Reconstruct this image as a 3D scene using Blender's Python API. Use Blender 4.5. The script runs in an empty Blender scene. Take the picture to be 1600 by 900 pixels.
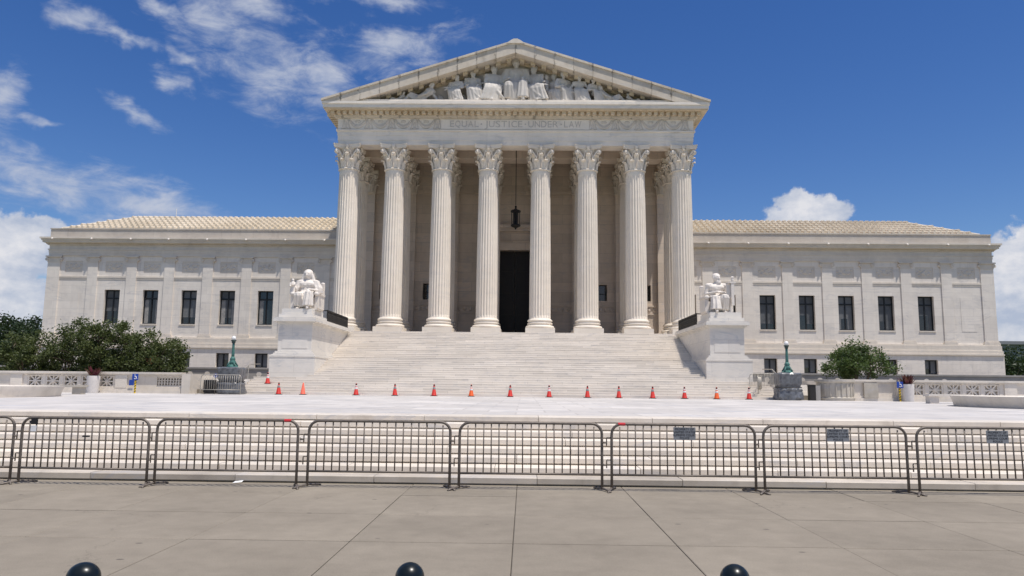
import bpy, math, random
from mathutils import Vector, Matrix
random.seed(11)
PI = math.pi
scene = bpy.context.scene
col = scene.collection

# ------------------------------------------------------------------ camera
cam_d = bpy.data.cameras.new('camera'); cam = bpy.data.objects.new('camera', cam_d); col.objects.link(cam)
cam_d.sensor_width = 36.0; cam_d.lens = 36.0 * 1168.0 / 1600.0
cam_d.clip_start = 0.1; cam_d.clip_end = 9000.0
_yaw, _pit, _rol = math.radians(1.0), math.radians(7.42), 0.0105
_F = Vector((-math.sin(_yaw) * math.cos(_pit), math.cos(_yaw) * math.cos(_pit), math.sin(_pit)))
_R = Vector((math.cos(_yaw), math.sin(_yaw), 0.0)); _U = _R.cross(_F)
_R2 = _R * math.cos(_rol) + _U * math.sin(_rol); _U2 = _U * math.cos(_rol) - _R * math.sin(_rol)
_m = Matrix((_R2, _U2, -_F)).transposed().to_4x4(); _m.translation = Vector((0.95, 0.0, 1.73))
cam.matrix_world = _m
scene.camera = cam

# ------------------------------------------------------------------ sun, exposure
SUN = Vector((0.26, -0.235, 1.0)).normalized()
sl = bpy.data.lights.new('sun', 'SUN'); sl.energy = 4.4; sl.angle = math.radians(0.53); sl.color = (1.0, 0.945, 0.87)
so = bpy.data.objects.new('sun', sl); col.objects.link(so)
so.rotation_euler = SUN.to_track_quat('Z', 'Y').to_euler(); so.location = (20, -30, 60)
scene.view_settings.view_transform = 'Standard'; scene.view_settings.look = 'None'
scene.view_settings.exposure = 0.09; scene.view_settings.gamma = 1.0
scene.view_settings.use_curve_mapping = False
scene.render.engine = 'CYCLES'
scene.render.resolution_x = 1024; scene.render.resolution_y = 576


# ------------------------------------------------------------------ node helper
class NT:
    def __init__(s, tree): s.t = tree; s.t.nodes.clear()
    def n(s, kind, ins=None, **kw):
        nd = s.t.nodes.new(kind)
        for k, v in kw.items(): setattr(nd, k, v)
        if ins:
            for k, v in ins.items():
                sock = nd.inputs[k]
                if isinstance(v, bpy.types.NodeSocket): s.t.links.new(v, sock)
                else: sock.default_value = v
        return nd
    def math(s, op, a, b=None, c=None, clamp=False):
        ins = {0: a}
        if b is not None: ins[1] = b
        if c is not None: ins[2] = c
        return s.n('ShaderNodeMath', ins, operation=op, use_clamp=clamp).outputs[0]
    def mix(s, f, a, b, mode='MIX'):
        nd = s.n('ShaderNodeMix', None, data_type='RGBA', blend_type=mode)
        for k, v in ((0, f), (6, a), (7, b)):
            if isinstance(v, bpy.types.NodeSocket): s.t.links.new(v, nd.inputs[k])
            else: nd.inputs[k].default_value = v
        return nd.outputs[2]
    def rng(s, v, a, b, c=0.0, d=1.0, smooth=False):
        return s.n('ShaderNodeMapRange', {0: v, 1: a, 2: b, 3: c, 4: d}, interpolation_type='SMOOTHSTEP' if smooth else 'LINEAR').outputs[0]
    def noise(s, vec, scale, detail=4.0, rough=0.55, dist=0.0):
        return s.n('ShaderNodeTexNoise', {'Vector': vec, 'Scale': scale, 'Detail': detail, 'Roughness': rough, 'Distortion': dist})
    def mapv(s, vec, scale=(1, 1, 1), loc=(0, 0, 0), rot=(0, 0, 0), kind='POINT'):
        return s.n('ShaderNodeMapping', {'Vector': vec, 'Location': loc, 'Rotation': rot, 'Scale': scale}, vector_type=kind).outputs[0]


def C(r, g, b): return (r, g, b, 1.0)

# ------------------------------------------------------------------ world: sky with clouds
world = bpy.data.worlds.new('World'); scene.world = world; world.use_nodes = True
w = NT(world.node_tree)
sky = w.n('ShaderNodeTexSky', sky_type='NISHITA', sun_disc=False, sun_elevation=math.asin(SUN.z),
          sun_rotation=math.atan2(SUN.x, SUN.y), altitude=50.0, air_density=1.0, dust_density=0.35, ozone_density=3.0)
skyc = w.n('ShaderNodeHueSaturation', {'Hue': 0.514, 'Saturation': 1.31, 'Value': 1.0, 'Fac': 1.0, 'Color': sky.outputs[0]}).outputs[0]
tc = w.n('ShaderNodeTexCoord').outputs['Generated']
sp = w.n('ShaderNodeSeparateXYZ', {0: tc})
az = w.math('ARCTAN2', sp.outputs[0], sp.outputs[1])
el = w.math('ARCSINE', sp.outputs[2])
ae = w.n('ShaderNodeCombineXYZ', {0: az, 1: el, 2: 0.0}).outputs[0]
WISP = [(-0.562, 0.409, 0.033, 0.017, -10), (-0.516, 0.397, 0.033, 0.009, -8), (-0.466, 0.357, 0.024, 0.015, -20), (-0.457, 0.386, 0.024, 0.009, -25), (-0.501, 0.315, 0.045, 0.011, -22), (-0.591, 0.291, 0.021, 0.007, 0), (-0.632, 0.314, 0.024, 0.034, 0), (-0.484, 0.44, 0.043, 0.012, -25), (-0.415, 0.432, 0.072, 0.046, -20), (-0.349, 0.393, 0.108, 0.054, -15), (-0.283, 0.386, 0.064, 0.04, -40), (-0.182, 0.43, 0.105, 0.024, 12), (-0.201, 0.485, 0.081, 0.015, 0), (-0.369, 0.457, 0.064, 0.021, 0), (-0.57, 0.224, 0.14, 0.036, -8), (-0.481, 0.21, 0.11, 0.024, -6), (-0.534, 0.186, 0.051, 0.012, 0)]
CUMU = [(-0.601, 0.149, 0.053, 0.043, 0), (-0.622, 0.108, 0.051, 0.064, 0), (-0.602, 0.084, 0.051, 0.043, 0), (-0.584, 0.168, 0.029, 0.021, 0), (0.363, 0.216, 0.057, 0.026, 0), (0.35, 0.23, 0.029, 0.017, 0), (0.396, 0.215, 0.022, 0.015, 0), (0.592, 0.144, 0.045, 0.045, 0), (0.581, 0.099, 0.039, 0.06, 0), (0.587, 0.056, 0.047, 0.047, 0)]


def blobs(lst, src):
    cur = None
    for (a, e, ra, re, rot) in lst:
        m = w.mapv(src, (ra, re, 1.0), (a, e, 0.0), (0, 0, math.radians(rot)), 'TEXTURE')
        ln = w.n('ShaderNodeVectorMath', {0: m}, operation='LENGTH').outputs['Value']
        s_ = w.math('SUBTRACT', 1.0, ln)
        cur = s_ if cur is None else w.math('MAXIMUM', cur, s_)
    return cur


warpn = w.noise(ae, 14.0, 4.0, 0.6).outputs['Color']
warp = w.n('ShaderNodeVectorMath', {0: warpn, 1: (0.5, 0.5, 0.5)}, operation='SUBTRACT').outputs[0]
warp1 = w.n('ShaderNodeVectorMath', {0: warp, 'Scale': 0.055}, operation='SCALE').outputs[0]
aew = w.n('ShaderNodeVectorMath', {0: ae, 1: warp1}, operation='ADD').outputs[0]
b1 = blobs(WISP, aew)
wn = w.noise(w.mapv(ae, (1.0, 2.3, 1.0), rot=(0, 0, 0.22)), 15.0, 9.0, 0.64, 0.35).outputs[0]
m1 = w.math('ADD', b1, w.math('MULTIPLY', w.math('SUBTRACT', wn, 0.5), 3.0))
m1 = w.rng(m1, -0.25, 1.35, 0.0, 0.82, True)
# clouds added out of view, thicker than in view, for neutral fill light
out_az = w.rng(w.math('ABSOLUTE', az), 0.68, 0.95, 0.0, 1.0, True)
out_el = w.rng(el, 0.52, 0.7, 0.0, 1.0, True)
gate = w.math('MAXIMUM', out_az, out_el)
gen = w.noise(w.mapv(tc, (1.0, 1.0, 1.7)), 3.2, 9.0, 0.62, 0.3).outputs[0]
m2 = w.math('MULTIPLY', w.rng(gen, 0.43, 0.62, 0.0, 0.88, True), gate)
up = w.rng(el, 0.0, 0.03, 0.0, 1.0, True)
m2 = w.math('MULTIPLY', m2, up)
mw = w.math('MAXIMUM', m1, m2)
warp2 = w.n('ShaderNodeVectorMath', {0: warp, 'Scale': 0.03}, operation='SCALE').outputs[0]
aec = w.n('ShaderNodeVectorMath', {0: ae, 1: warp2}, operation='ADD').outputs[0]
b2 = blobs(CUMU, aec)
cn = w.noise(ae, 34.0, 8.0, 0.58).outputs[0]
m3 = w.rng(w.math('ADD', b2, w.math('MULTIPLY', w.math('SUBTRACT', cn, 0.5), 1.5)), 0.02, 0.28, 0.0, 0.97, True)
shade = w.rng(w.noise(w.mapv(ae, (1, 1.4, 1), loc=(0.0, 0.012, 0)), 20.0, 6.0, 0.6).outputs[0], 0.38, 0.66)
cumc = w.mix(shade, C(0.50, 0.57, 0.72), C(0.88, 0.88, 0.92))
wisc = w.mix(w.rng(wn, 0.35, 0.7), C(0.50, 0.58, 0.76), C(0.74, 0.77, 0.86))
bg_s = w.n('ShaderNodeBackground', {0: skyc, 1: 0.099})
bg_w = w.n('ShaderNodeBackground', {0: wisc, 1: 0.76})
bg_c = w.n('ShaderNodeBackground', {0: cumc, 1: 0.82})
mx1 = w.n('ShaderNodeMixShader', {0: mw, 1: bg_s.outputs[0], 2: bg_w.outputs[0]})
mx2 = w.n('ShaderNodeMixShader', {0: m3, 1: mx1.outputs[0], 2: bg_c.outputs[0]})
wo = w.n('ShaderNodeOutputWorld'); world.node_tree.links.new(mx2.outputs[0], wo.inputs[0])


# ------------------------------------------------------------------ materials
def new_mat(name):
    m = bpy.data.materials.new(name); m.use_nodes = True
    return m, NT(m.node_tree)


def finish(t, color, rough=0.6, bump=None, bstr=0.2, bdist=0.01, metallic=0.0, spec=0.4, extra=None):
    p = t.n('ShaderNodeBsdfPrincipled')
    for k, v in (('Base Color', color), ('Roughness', rough), ('Metallic', metallic), ('Specular IOR Level', spec)):
        if isinstance(v, bpy.types.NodeSocket): t.t.links.new(v, p.inputs[k])
        else: p.inputs[k].default_value = v
    if extra:
        for k, v in extra.items(): p.inputs[k].default_value = v
    if bump is not None:
        b = t.n('ShaderNodeBump', {'Height': bump, 'Strength': bstr, 'Distance': bdist})
        t.t.links.new(b.outputs[0], p.inputs['Normal'])
    o = t.n('ShaderNodeOutputMaterial'); t.t.links.new(p.outputs[0], o.inputs[0])
    return p


def plain(name, c, rough=0.5, metallic=0.0, spec=0.4, var=0.12, scale=6.0, extra=None):
    m, t = new_mat(name)
    pos = t.n('ShaderNodeTexCoord').outputs['Object']
    n = t.noise(pos, scale, 5.0, 0.6).outputs[0]
    f = t.rng(n, 0.3, 0.7, 1.0 - var, 1.0 + var)
    cc = t.n('ShaderNodeVectorMath', {0: c[:3], 'Scale': f}, operation='SCALE').outputs[0]
    finish(t, cc, rough, metallic=metallic, spec=spec, extra=extra, bump=n, bstr=0.08, bdist=0.005)
    return m


def stone(name, c1_, c2_, block=None, vein=0.35, veinc=(0.42, 0.42, 0.44), stain=0.0, stainc=(0.30, 0.24, 0.16), rough=0.62, z0=0.0, blockvar=0.10, joint=0.5,
          vscale=0.55, plane='XZ', vstretch=(0.35, 0.35, 1.6), mortar=0.02, objvar=0.0, streak=0.0, jstain=0.0):
    m, t = new_mat(name)
    c1 = (c1_[0] * 1.02, c1_[1] * 0.98, c1_[2] * 0.925); c2 = (c2_[0] * 1.02, c2_[1] * 0.98, c2_[2] * 0.925)   # all stone colours warmed to offset the blue sky fill
    pos = t.n('ShaderNodeNewGeometry').outputs['Position']
    if objvar > 0:
        rnd = t.n('ShaderNodeObjectInfo').outputs['Random']
        off = t.n('ShaderNodeCombineXYZ', {0: t.math('MULTIPLY', rnd, 37.0), 1: t.math('MULTIPLY', rnd, 11.0), 2: t.math('MULTIPLY', rnd, 23.0)}).outputs[0]
        vpos = t.n('ShaderNodeVectorMath', {0: pos, 1: off}, operation='ADD').outputs[0]
    else:
        vpos = pos
    big = t.noise(pos, 0.22, 4.0, 0.55).outputs[0]
    mid = t.noise(vpos, 1.7, 7.0, 0.62).outputs[0]
    f = t.rng(t.math('ADD', t.math('MULTIPLY', big, 0.55), t.math('MULTIPLY', mid, 0.45)), 0.38, 0.62)
    c = t.mix(f, C(*c1), C(*c2))
    # veins: thin bands where a distorted noise passes its middle value
    vn = t.noise(t.mapv(vpos, vstretch, rot=(0.25, 0.3, 0.2)), vscale, 7.0, 0.62, 1.1).outputs[0]
    vm = t.rng(t.math('ABSOLUTE', t.math('SUBTRACT', vn, 0.5)), 0.0, 0.045, 1.0, 0.0, True)
    vmod = t.rng(t.noise(vpos, 0.7, 3.0).outputs[0], 0.42, 0.62)
    c = t.mix(t.math('MULTIPLY', t.math('MULTIPLY', vm, vmod), vein), c, C(*veinc))
    bump = mid
    if block:
        s = t.n('ShaderNodeSeparateXYZ', {0: pos})
        if plane == 'XZ':
            u = t.math('ADD', s.outputs[0], t.math('MULTIPLY', s.outputs[1], 1.0)); v = t.math('SUBTRACT', s.outputs[2], z0)
        else:
            u = s.outputs[0]; v = t.math('SUBTRACT', s.outputs[1], z0)
        uv = t.n('ShaderNodeCombineXYZ', {0: u, 1: v, 2: 0.0}).outputs[0]
        bt = t.n('ShaderNodeTexBrick', {'Vector': uv, 'Color1': C(0, 0, 0), 'Color2': C(1, 1, 1), 'Mortar': C(0.5, 0.5, 0.5), 'Scale': 1.0, 'Mortar Size': mortar,
                                        'Mortar Smooth': 0.3, 'Bias': 0.0, 'Brick Width': block[0], 'Row Height': block[1]}, offset=0.5, offset_frequency=2)
        k = t.rng(bt.outputs['Color'], 0.0, 1.0, 1.0 - blockvar, 1.0 + blockvar * 0.5)
        c = t.n('ShaderNodeVectorMath', {0: c, 'Scale': k}, operation='SCALE').outputs[0]
        c = t.mix(t.math('MULTIPLY', bt.outputs['Fac'], joint), c, C(0.22, 0.20, 0.18))
    if objvar > 0:
        k = t.rng(rnd, 0.0, 1.0, 1.0 - objvar, 1.0 + objvar * 0.5)
        c = t.n('ShaderNodeVectorMath', {0: c, 'Scale': k}, operation='SCALE').outputs[0]
    if stain > 0:
        sn = t.noise(t.mapv(pos, (1.0, 1.0, 0.8)), 0.9, 8.0, 0.68, 0.4).outputs[0]
        c = t.mix(t.math('MULTIPLY', t.rng(sn, 0.5, 0.72, 0.0, 1.0, True), stain), c, C(*stainc))
    if streak > 0:
        kn = t.noise(t.mapv(pos, (3.2, 3.2, 0.22)), 1.0, 6.0, 0.62).outputs[0]
        c = t.mix(t.math('MULTIPLY', t.rng(kn, 0.52, 0.74, 0.0, 1.0, True), streak), c, C(0.26, 0.23, 0.20))
    if jstain > 0:
        sx_ = t.n('ShaderNodeSeparateXYZ', {0: pos}).outputs[0]
        ph = t.math('PINGPONG', t.math('DIVIDE', sx_, 1.612), 0.5)      # 0 on a joint
        jn = t.noise(t.mapv(pos, (2.0, 2.0, 1.2)), 1.3, 6.0, 0.65).outputs[0]
        wd = t.math('MULTIPLY', t.rng(jn, 0.46, 0.72), 0.2)
        jm = t.math('MULTIPLY', t.rng(t.math('SUBTRACT', wd, ph), 0.0, 0.05, 0.0, 1.0, True), jstain)
        c = t.mix(jm, c, C(0.10, 0.085, 0.065))
    finish(t, c, rough, bump=bump, bstr=0.15, bdist=0.01)
    return m


M = {}
WH1, WH2 = (0.66, 0.62, 0.56), (0.76, 0.72, 0.67)
M['wall'] = stone('wing_marble', (0.76, 0.72, 0.675), (0.84, 0.805, 0.76), block=(1.9, 0.76), vein=0.3, blockvar=0.06, joint=0.14, z0=0.35, streak=0.12)
M['trim'] = stone('trim_marble', (0.67, 0.62, 0.56), (0.76, 0.715, 0.65), vein=0.25, stain=0.12, streak=0.10)
M['column'] = stone('column_marble', (0.73, 0.68, 0.61), (0.81, 0.765, 0.70), vein=0.16, vscale=0.4, objvar=0.04, streak=0.08)
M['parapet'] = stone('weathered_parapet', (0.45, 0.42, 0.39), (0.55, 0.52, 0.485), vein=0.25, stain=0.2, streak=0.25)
M['portico'] = stone('portico_marble', (0.66, 0.575, 0.49), (0.76, 0.665, 0.575), block=(2.4, 0.92), vein=0.3, blockvar=0.10, joint=0.3, z0=0.2)  # warm bounce in the shaded portico is put into this stone colour
M['entab'] = stone('entablature_marble', (0.76, 0.72, 0.665), (0.84, 0.80, 0.745), vein=0.35, stain=0.10, streak=0.10, vscale=0.4)
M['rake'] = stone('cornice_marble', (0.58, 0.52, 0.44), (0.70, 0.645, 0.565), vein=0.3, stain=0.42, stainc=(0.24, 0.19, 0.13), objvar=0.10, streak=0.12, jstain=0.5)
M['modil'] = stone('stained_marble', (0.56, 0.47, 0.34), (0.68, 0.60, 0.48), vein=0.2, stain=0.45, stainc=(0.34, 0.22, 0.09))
M['carve'] = stone('weathered_carving', (0.58, 0.54, 0.49), (0.70, 0.66, 0.61), vein=0.2, stain=0.35, stainc=(0.22, 0.20, 0.18))
M['letter'] = stone('shadow_toned_letters', (0.49, 0.47, 0.45), (0.55, 0.53, 0.50), vein=0.0)  # darker tone stands in for the shadow inside cut letters
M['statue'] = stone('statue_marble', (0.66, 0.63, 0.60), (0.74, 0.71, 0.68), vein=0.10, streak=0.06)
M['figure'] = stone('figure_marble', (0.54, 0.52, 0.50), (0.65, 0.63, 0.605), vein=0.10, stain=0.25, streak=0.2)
M['pedestal'] = stone('pedestal_marble', (0.66, 0.645, 0.62), (0.75, 0.735, 0.71), vein=0.42, veinc=(0.40, 0.42, 0.45), block=(3.0, 1.2), joint=0.2, blockvar=0.05, vscale=0.8)
M['stair'] = stone('stair_marble', (0.75, 0.71, 0.655), (0.84, 0.80, 0.745), block=(2.2, 0.15219), z0=1.05, vein=0.3, blockvar=0.13, joint=0.35, mortar=0.012, objvar=0.02, stain=0.10)
M['step'] = stone('step_marble', (0.64, 0.595, 0.535), (0.74, 0.695, 0.635), vein=0.45, objvar=0.10, vscale=1.1, stain=0.16, stainc=(0.36, 0.32, 0.27))
M['kerbstep'] = stone('bottom_step_granite', (0.40, 0.37, 0.33), (0.56, 0.52, 0.47), vein=0.5, objvar=0.16, vscale=1.4, stain=0.5, stainc=(0.20, 0.18, 0.16))
M['fascia'] = stone('plaza_edge_marble', (0.60, 0.56, 0.51), (0.72, 0.68, 0.63), vein=0.5, objvar=0.10, vscale=1.2, stain=0.45, stainc=(0.30, 0.25, 0.20))
M['plaza'] = stone('plaza_marble', (0.50, 0.49, 0.49), (0.62, 0.61, 0.61), block=(1.5, 1.5), plane='XY', vein=0.75, veinc=(0.33, 0.34, 0.37), blockvar=0.14, joint=0.3, vscale=0.6, vstretch=(0.3, 1.2, 1.0), mortar=0.03)
M['balus'] = stone('balustrade_marble', (0.60, 0.565, 0.51), (0.72, 0.68, 0.63), vein=0.3, stain=0.28, stainc=(0.34, 0.30, 0.25), streak=0.2)
M['oldstone'] = stone('weathered_stone', (0.34, 0.32, 0.28), (0.52, 0.49, 0.44), vein=0.4, stain=0.5, stainc=(0.20, 0.18, 0.15), streak=0.35)
M['ramp'] = stone('grey_ramp_wall', (0.26, 0.26, 0.26), (0.34, 0.335, 0.33), vein=0.2, stain=0.2)
M['tile'] = stone('roof_tile_marble', (0.53, 0.475, 0.385), (0.68, 0.625, 0.535), vein=0.0, stain=0.30, stainc=(0.36, 0.28, 0.17))


def concrete():
    m, t = new_mat('concrete_slab')
    pos = t.n('ShaderNodeNewGeometry').outputs['Position']
    rnd = t.n('ShaderNodeObjectInfo').outputs['Random']
    big = t.noise(pos, 0.45, 6.0, 0.6).outputs[0]
    mid = t.noise(pos, 3.0, 6.0, 0.65).outputs[0]
    fine = t.noise(pos, 70.0, 3.0, 0.7).outputs[0]
    f = t.rng(t.math('ADD', t.math('MULTIPLY', big, 0.6), t.math('MULTIPLY', mid, 0.4)), 0.36, 0.64)
    c = t.mix(f, C(0.206, 0.179, 0.142), C(0.279, 0.243, 0.194))
    k = t.math('MULTIPLY', t.rng(rnd, 0, 1, 0.94, 1.04), t.rng(fine, 0.25, 0.75, 0.84, 1.16))
    c = t.n('ShaderNodeVectorMath', {0: c, 'Scale': k}, operation='SCALE').outputs[0]
    # dark gum spots and small marks
    vor = t.n('ShaderNodeTexVoronoi', {'Vector': t.mapv(pos, (1.0, 1.6, 1.0)), 'Scale': 1.7, 'Randomness': 1.0}).outputs
    spot = t.rng(vor['Distance'], 0.045, 0.085, 1.0, 0.0, True)
    pick = t.rng(t.n('ShaderNodeSeparateColor', {0: vor['Color']}).outputs[0], 0.52, 0.58)
    c = t.mix(t.math('MULTIPLY', t.math('MULTIPLY', spot, pick), 0.75), c, C(0.07, 0.06, 0.055))
    cr = t.n('ShaderNodeTexVoronoi', {'Vector': t.n('ShaderNodeVectorMath', {0: pos, 1: t.n('ShaderNodeVectorMath', {0: t.noise(pos, 1.6, 6.0, 0.7).outputs['Color'], 'Scale': 0.9}, operation='SCALE').outputs[0]}, operation='ADD').outputs[0], 'Scale': 0.23}, feature='DISTANCE_TO_EDGE').outputs['Distance']
    crm = t.math('MULTIPLY', t.rng(cr, 0.0, 0.0022, 1.0, 0.0), t.rng(t.noise(pos, 0.35, 2.0).outputs[0], 0.52, 0.6))
    c = t.mix(t.math('MULTIPLY', crm, 0.6), c, C(0.08, 0.068, 0.056))
    st = t.noise(t.mapv(pos, (0.8, 1.0, 1.0)), 0.9, 7.0, 0.7, 0.6).outputs[0]
    c = t.mix(t.rng(st, 0.58, 0.78, 0.0, 0.30, True), c, C(0.15, 0.125, 0.105))
    finish(t, c, 0.85, bump=t.math('ADD', fine, mid), bstr=0.2, bdist=0.006, spec=0.25)
    return m


M['concrete'] = concrete()
M['joint'] = plain('joint_dirt', (0.12, 0.104, 0.088), 0.95)
M['asphalt'] = plain('asphalt', (0.05, 0.05, 0.052), 0.9, var=0.25, scale=30)
M['grass'] = plain('lawn', (0.06, 0.10, 0.03), 0.9, var=0.3, scale=2.0)
M['soil'] = plain('soil', (0.07, 0.05, 0.035), 0.95, var=0.3)
M['steel'] = plain('galvanised_steel', (0.150, 0.127, 0.108), 0.5, metallic=0.25, var=0.25, scale=9.0)
M['steel_light'] = plain('weathered_steel', (0.42, 0.39, 0.34), 0.5, metallic=0.4, var=0.2, scale=9.0)
M['black'] = plain('black_iron', (0.018, 0.016, 0.015), 0.55, var=0.2)
M['bollard'] = plain('dark_green_paint', (0.005, 0.009, 0.011), 0.30, spec=0.35, var=0.15)
M['bronze'] = plain('bronze_door', (0.016, 0.011, 0.008), 0.5, metallic=0.0, var=0.3, scale=2.0)
M['verdigris'] = plain('verdigris', (0.055, 0.155, 0.135), 0.6, var=0.4, scale=9.0)
M['patina_dark'] = plain('dark_patina', (0.035, 0.055, 0.048), 0.6, var=0.3)
M['globe'] = plain('white_glass_globe', (0.82, 0.81, 0.79), 0.2, var=0.02)
M['frame'] = plain('window_frame', (0.016, 0.017, 0.019), 0.5, var=0.1)
M['glass'] = plain('window_glass', (0.020, 0.022, 0.026), 0.06, spec=0.8, var=0.2, scale=1.0)
M['blind'] = plain('grey_blind', (0.16, 0.165, 0.17), 0.6, var=0.1)  # grey of both blinds also stands in for sky reflected in the panes
M['blind2'] = plain('pale_blind', (0.11, 0.115, 0.12), 0.6, var=0.25, scale=1.5)
M['curtain'] = plain('pale_curtain', (0.30, 0.295, 0.285), 0.8, var=0.25, scale=3.0)
M['wrap'] = plain('grey_plastic_wrap', (0.115, 0.12, 0.13), 0.32, spec=0.6, var=0.45, scale=5.0)
M['strap'] = plain('dark_strap', (0.03, 0.03, 0.032), 0.6)
M['orange'] = plain('cone_red_orange', (0.56, 0.032, 0.022), 0.5, var=0.12)
M['orange2'] = plain('cone_orange', (0.72, 0.11, 0.02), 0.5, var=0.12)
M['orange3'] = plain('cone_faded_coral', (0.80, 0.15, 0.09), 0.55, var=0.10)
M['white'] = plain('reflective_white', (0.75, 0.74, 0.72), 0.4, var=0.05)
M['grey_band'] = plain('reflective_grey', (0.30, 0.29, 0.28), 0.4, var=0.1)
M['rubber'] = plain('black_rubber', (0.02, 0.02, 0.02), 0.8)
M['blue'] = plain('sign_blue', (0.018, 0.06, 0.33), 0.4, var=0.05)
M['yellow'] = plain('sign_yellow', (0.75, 0.50, 0.02), 0.45, var=0.05)
M['signplate'] = plain('grey_sign_plate', (0.24, 0.25, 0.265), 0.5, metallic=0.1, var=0.12)
M['ink'] = plain('black_lettering', (0.015, 0.015, 0.018), 0.7)
M['redtape'] = plain('red_tape', (0.55, 0.03, 0.04), 0.5)
M['planter'] = plain('white_planter', (0.66, 0.615, 0.57), 0.6, var=0.08)
M['paper'] = plain('white_paper', (0.8, 0.8, 0.79), 0.8)
M['bark'] = plain('bark', (0.15, 0.115, 0.085), 0.9, var=0.3, scale=5.0)
M['water'] = plain('basin_water', (0.03, 0.06, 0.06), 0.05, spec=0.6)
M['farwall'] = plain('far_building_stone', (0.26, 0.26, 0.27), 0.8)


def leaf_mat(name, c1, c2, trans=0.25):
    m, t = new_mat(name)
    rnd = t.n('ShaderNodeNewGeometry').outputs['Random Per Island']
    pos = t.n('ShaderNodeNewGeometry').outputs['Position']
    n = t.noise(pos, 0.9, 3.0).outputs[0]
    f = t.math('ADD', t.math('MULTIPLY', rnd, 0.6), t.rng(n, 0.35, 0.65, 0.0, 0.4))
    c = t.mix(f, C(*c1), C(*c2))
    p = t.n('ShaderNodeBsdfPrincipled', {'Base Color': c, 'Roughness': 0.5, 'Specular IOR Level': 0.35})
    tr = t.n('ShaderNodeBsdfTranslucent', {'Color': t.mix(0.5, c, C(0.14, 0.20, 0.03))})
    mx = t.n('ShaderNodeMixShader', {0: trans, 1: p.outputs[0], 2: tr.outputs[0]})
    o = t.n('ShaderNodeOutputMaterial'); t.t.links.new(mx.outputs[0], o.inputs[0])
    return m


M['leaf'] = leaf_mat('crape_leaves', (0.036, 0.056, 0.017), (0.118, 0.138, 0.046))
M['leaf_dark'] = leaf_mat('dark_leaves', (0.014, 0.030, 0.014), (0.036, 0.060, 0.024), 0.15)
M['leaf_right'] = leaf_mat('mid_leaves', (0.040, 0.075, 0.020), (0.115, 0.165, 0.048))
M['leaf_dry'] = leaf_mat('dry_leaves', (0.15, 0.055, 0.025), (0.22, 0.10, 0.045), 0.2)
M['leaf_red'] = leaf_mat('burgundy_leaves', (0.06, 0.008, 0.016), (0.13, 0.02, 0.035), 0.2)
M['leaf_far'] = leaf_mat('far_leaves', (0.022, 0.040, 0.018), (0.05, 0.075, 0.03), 0.15)


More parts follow.
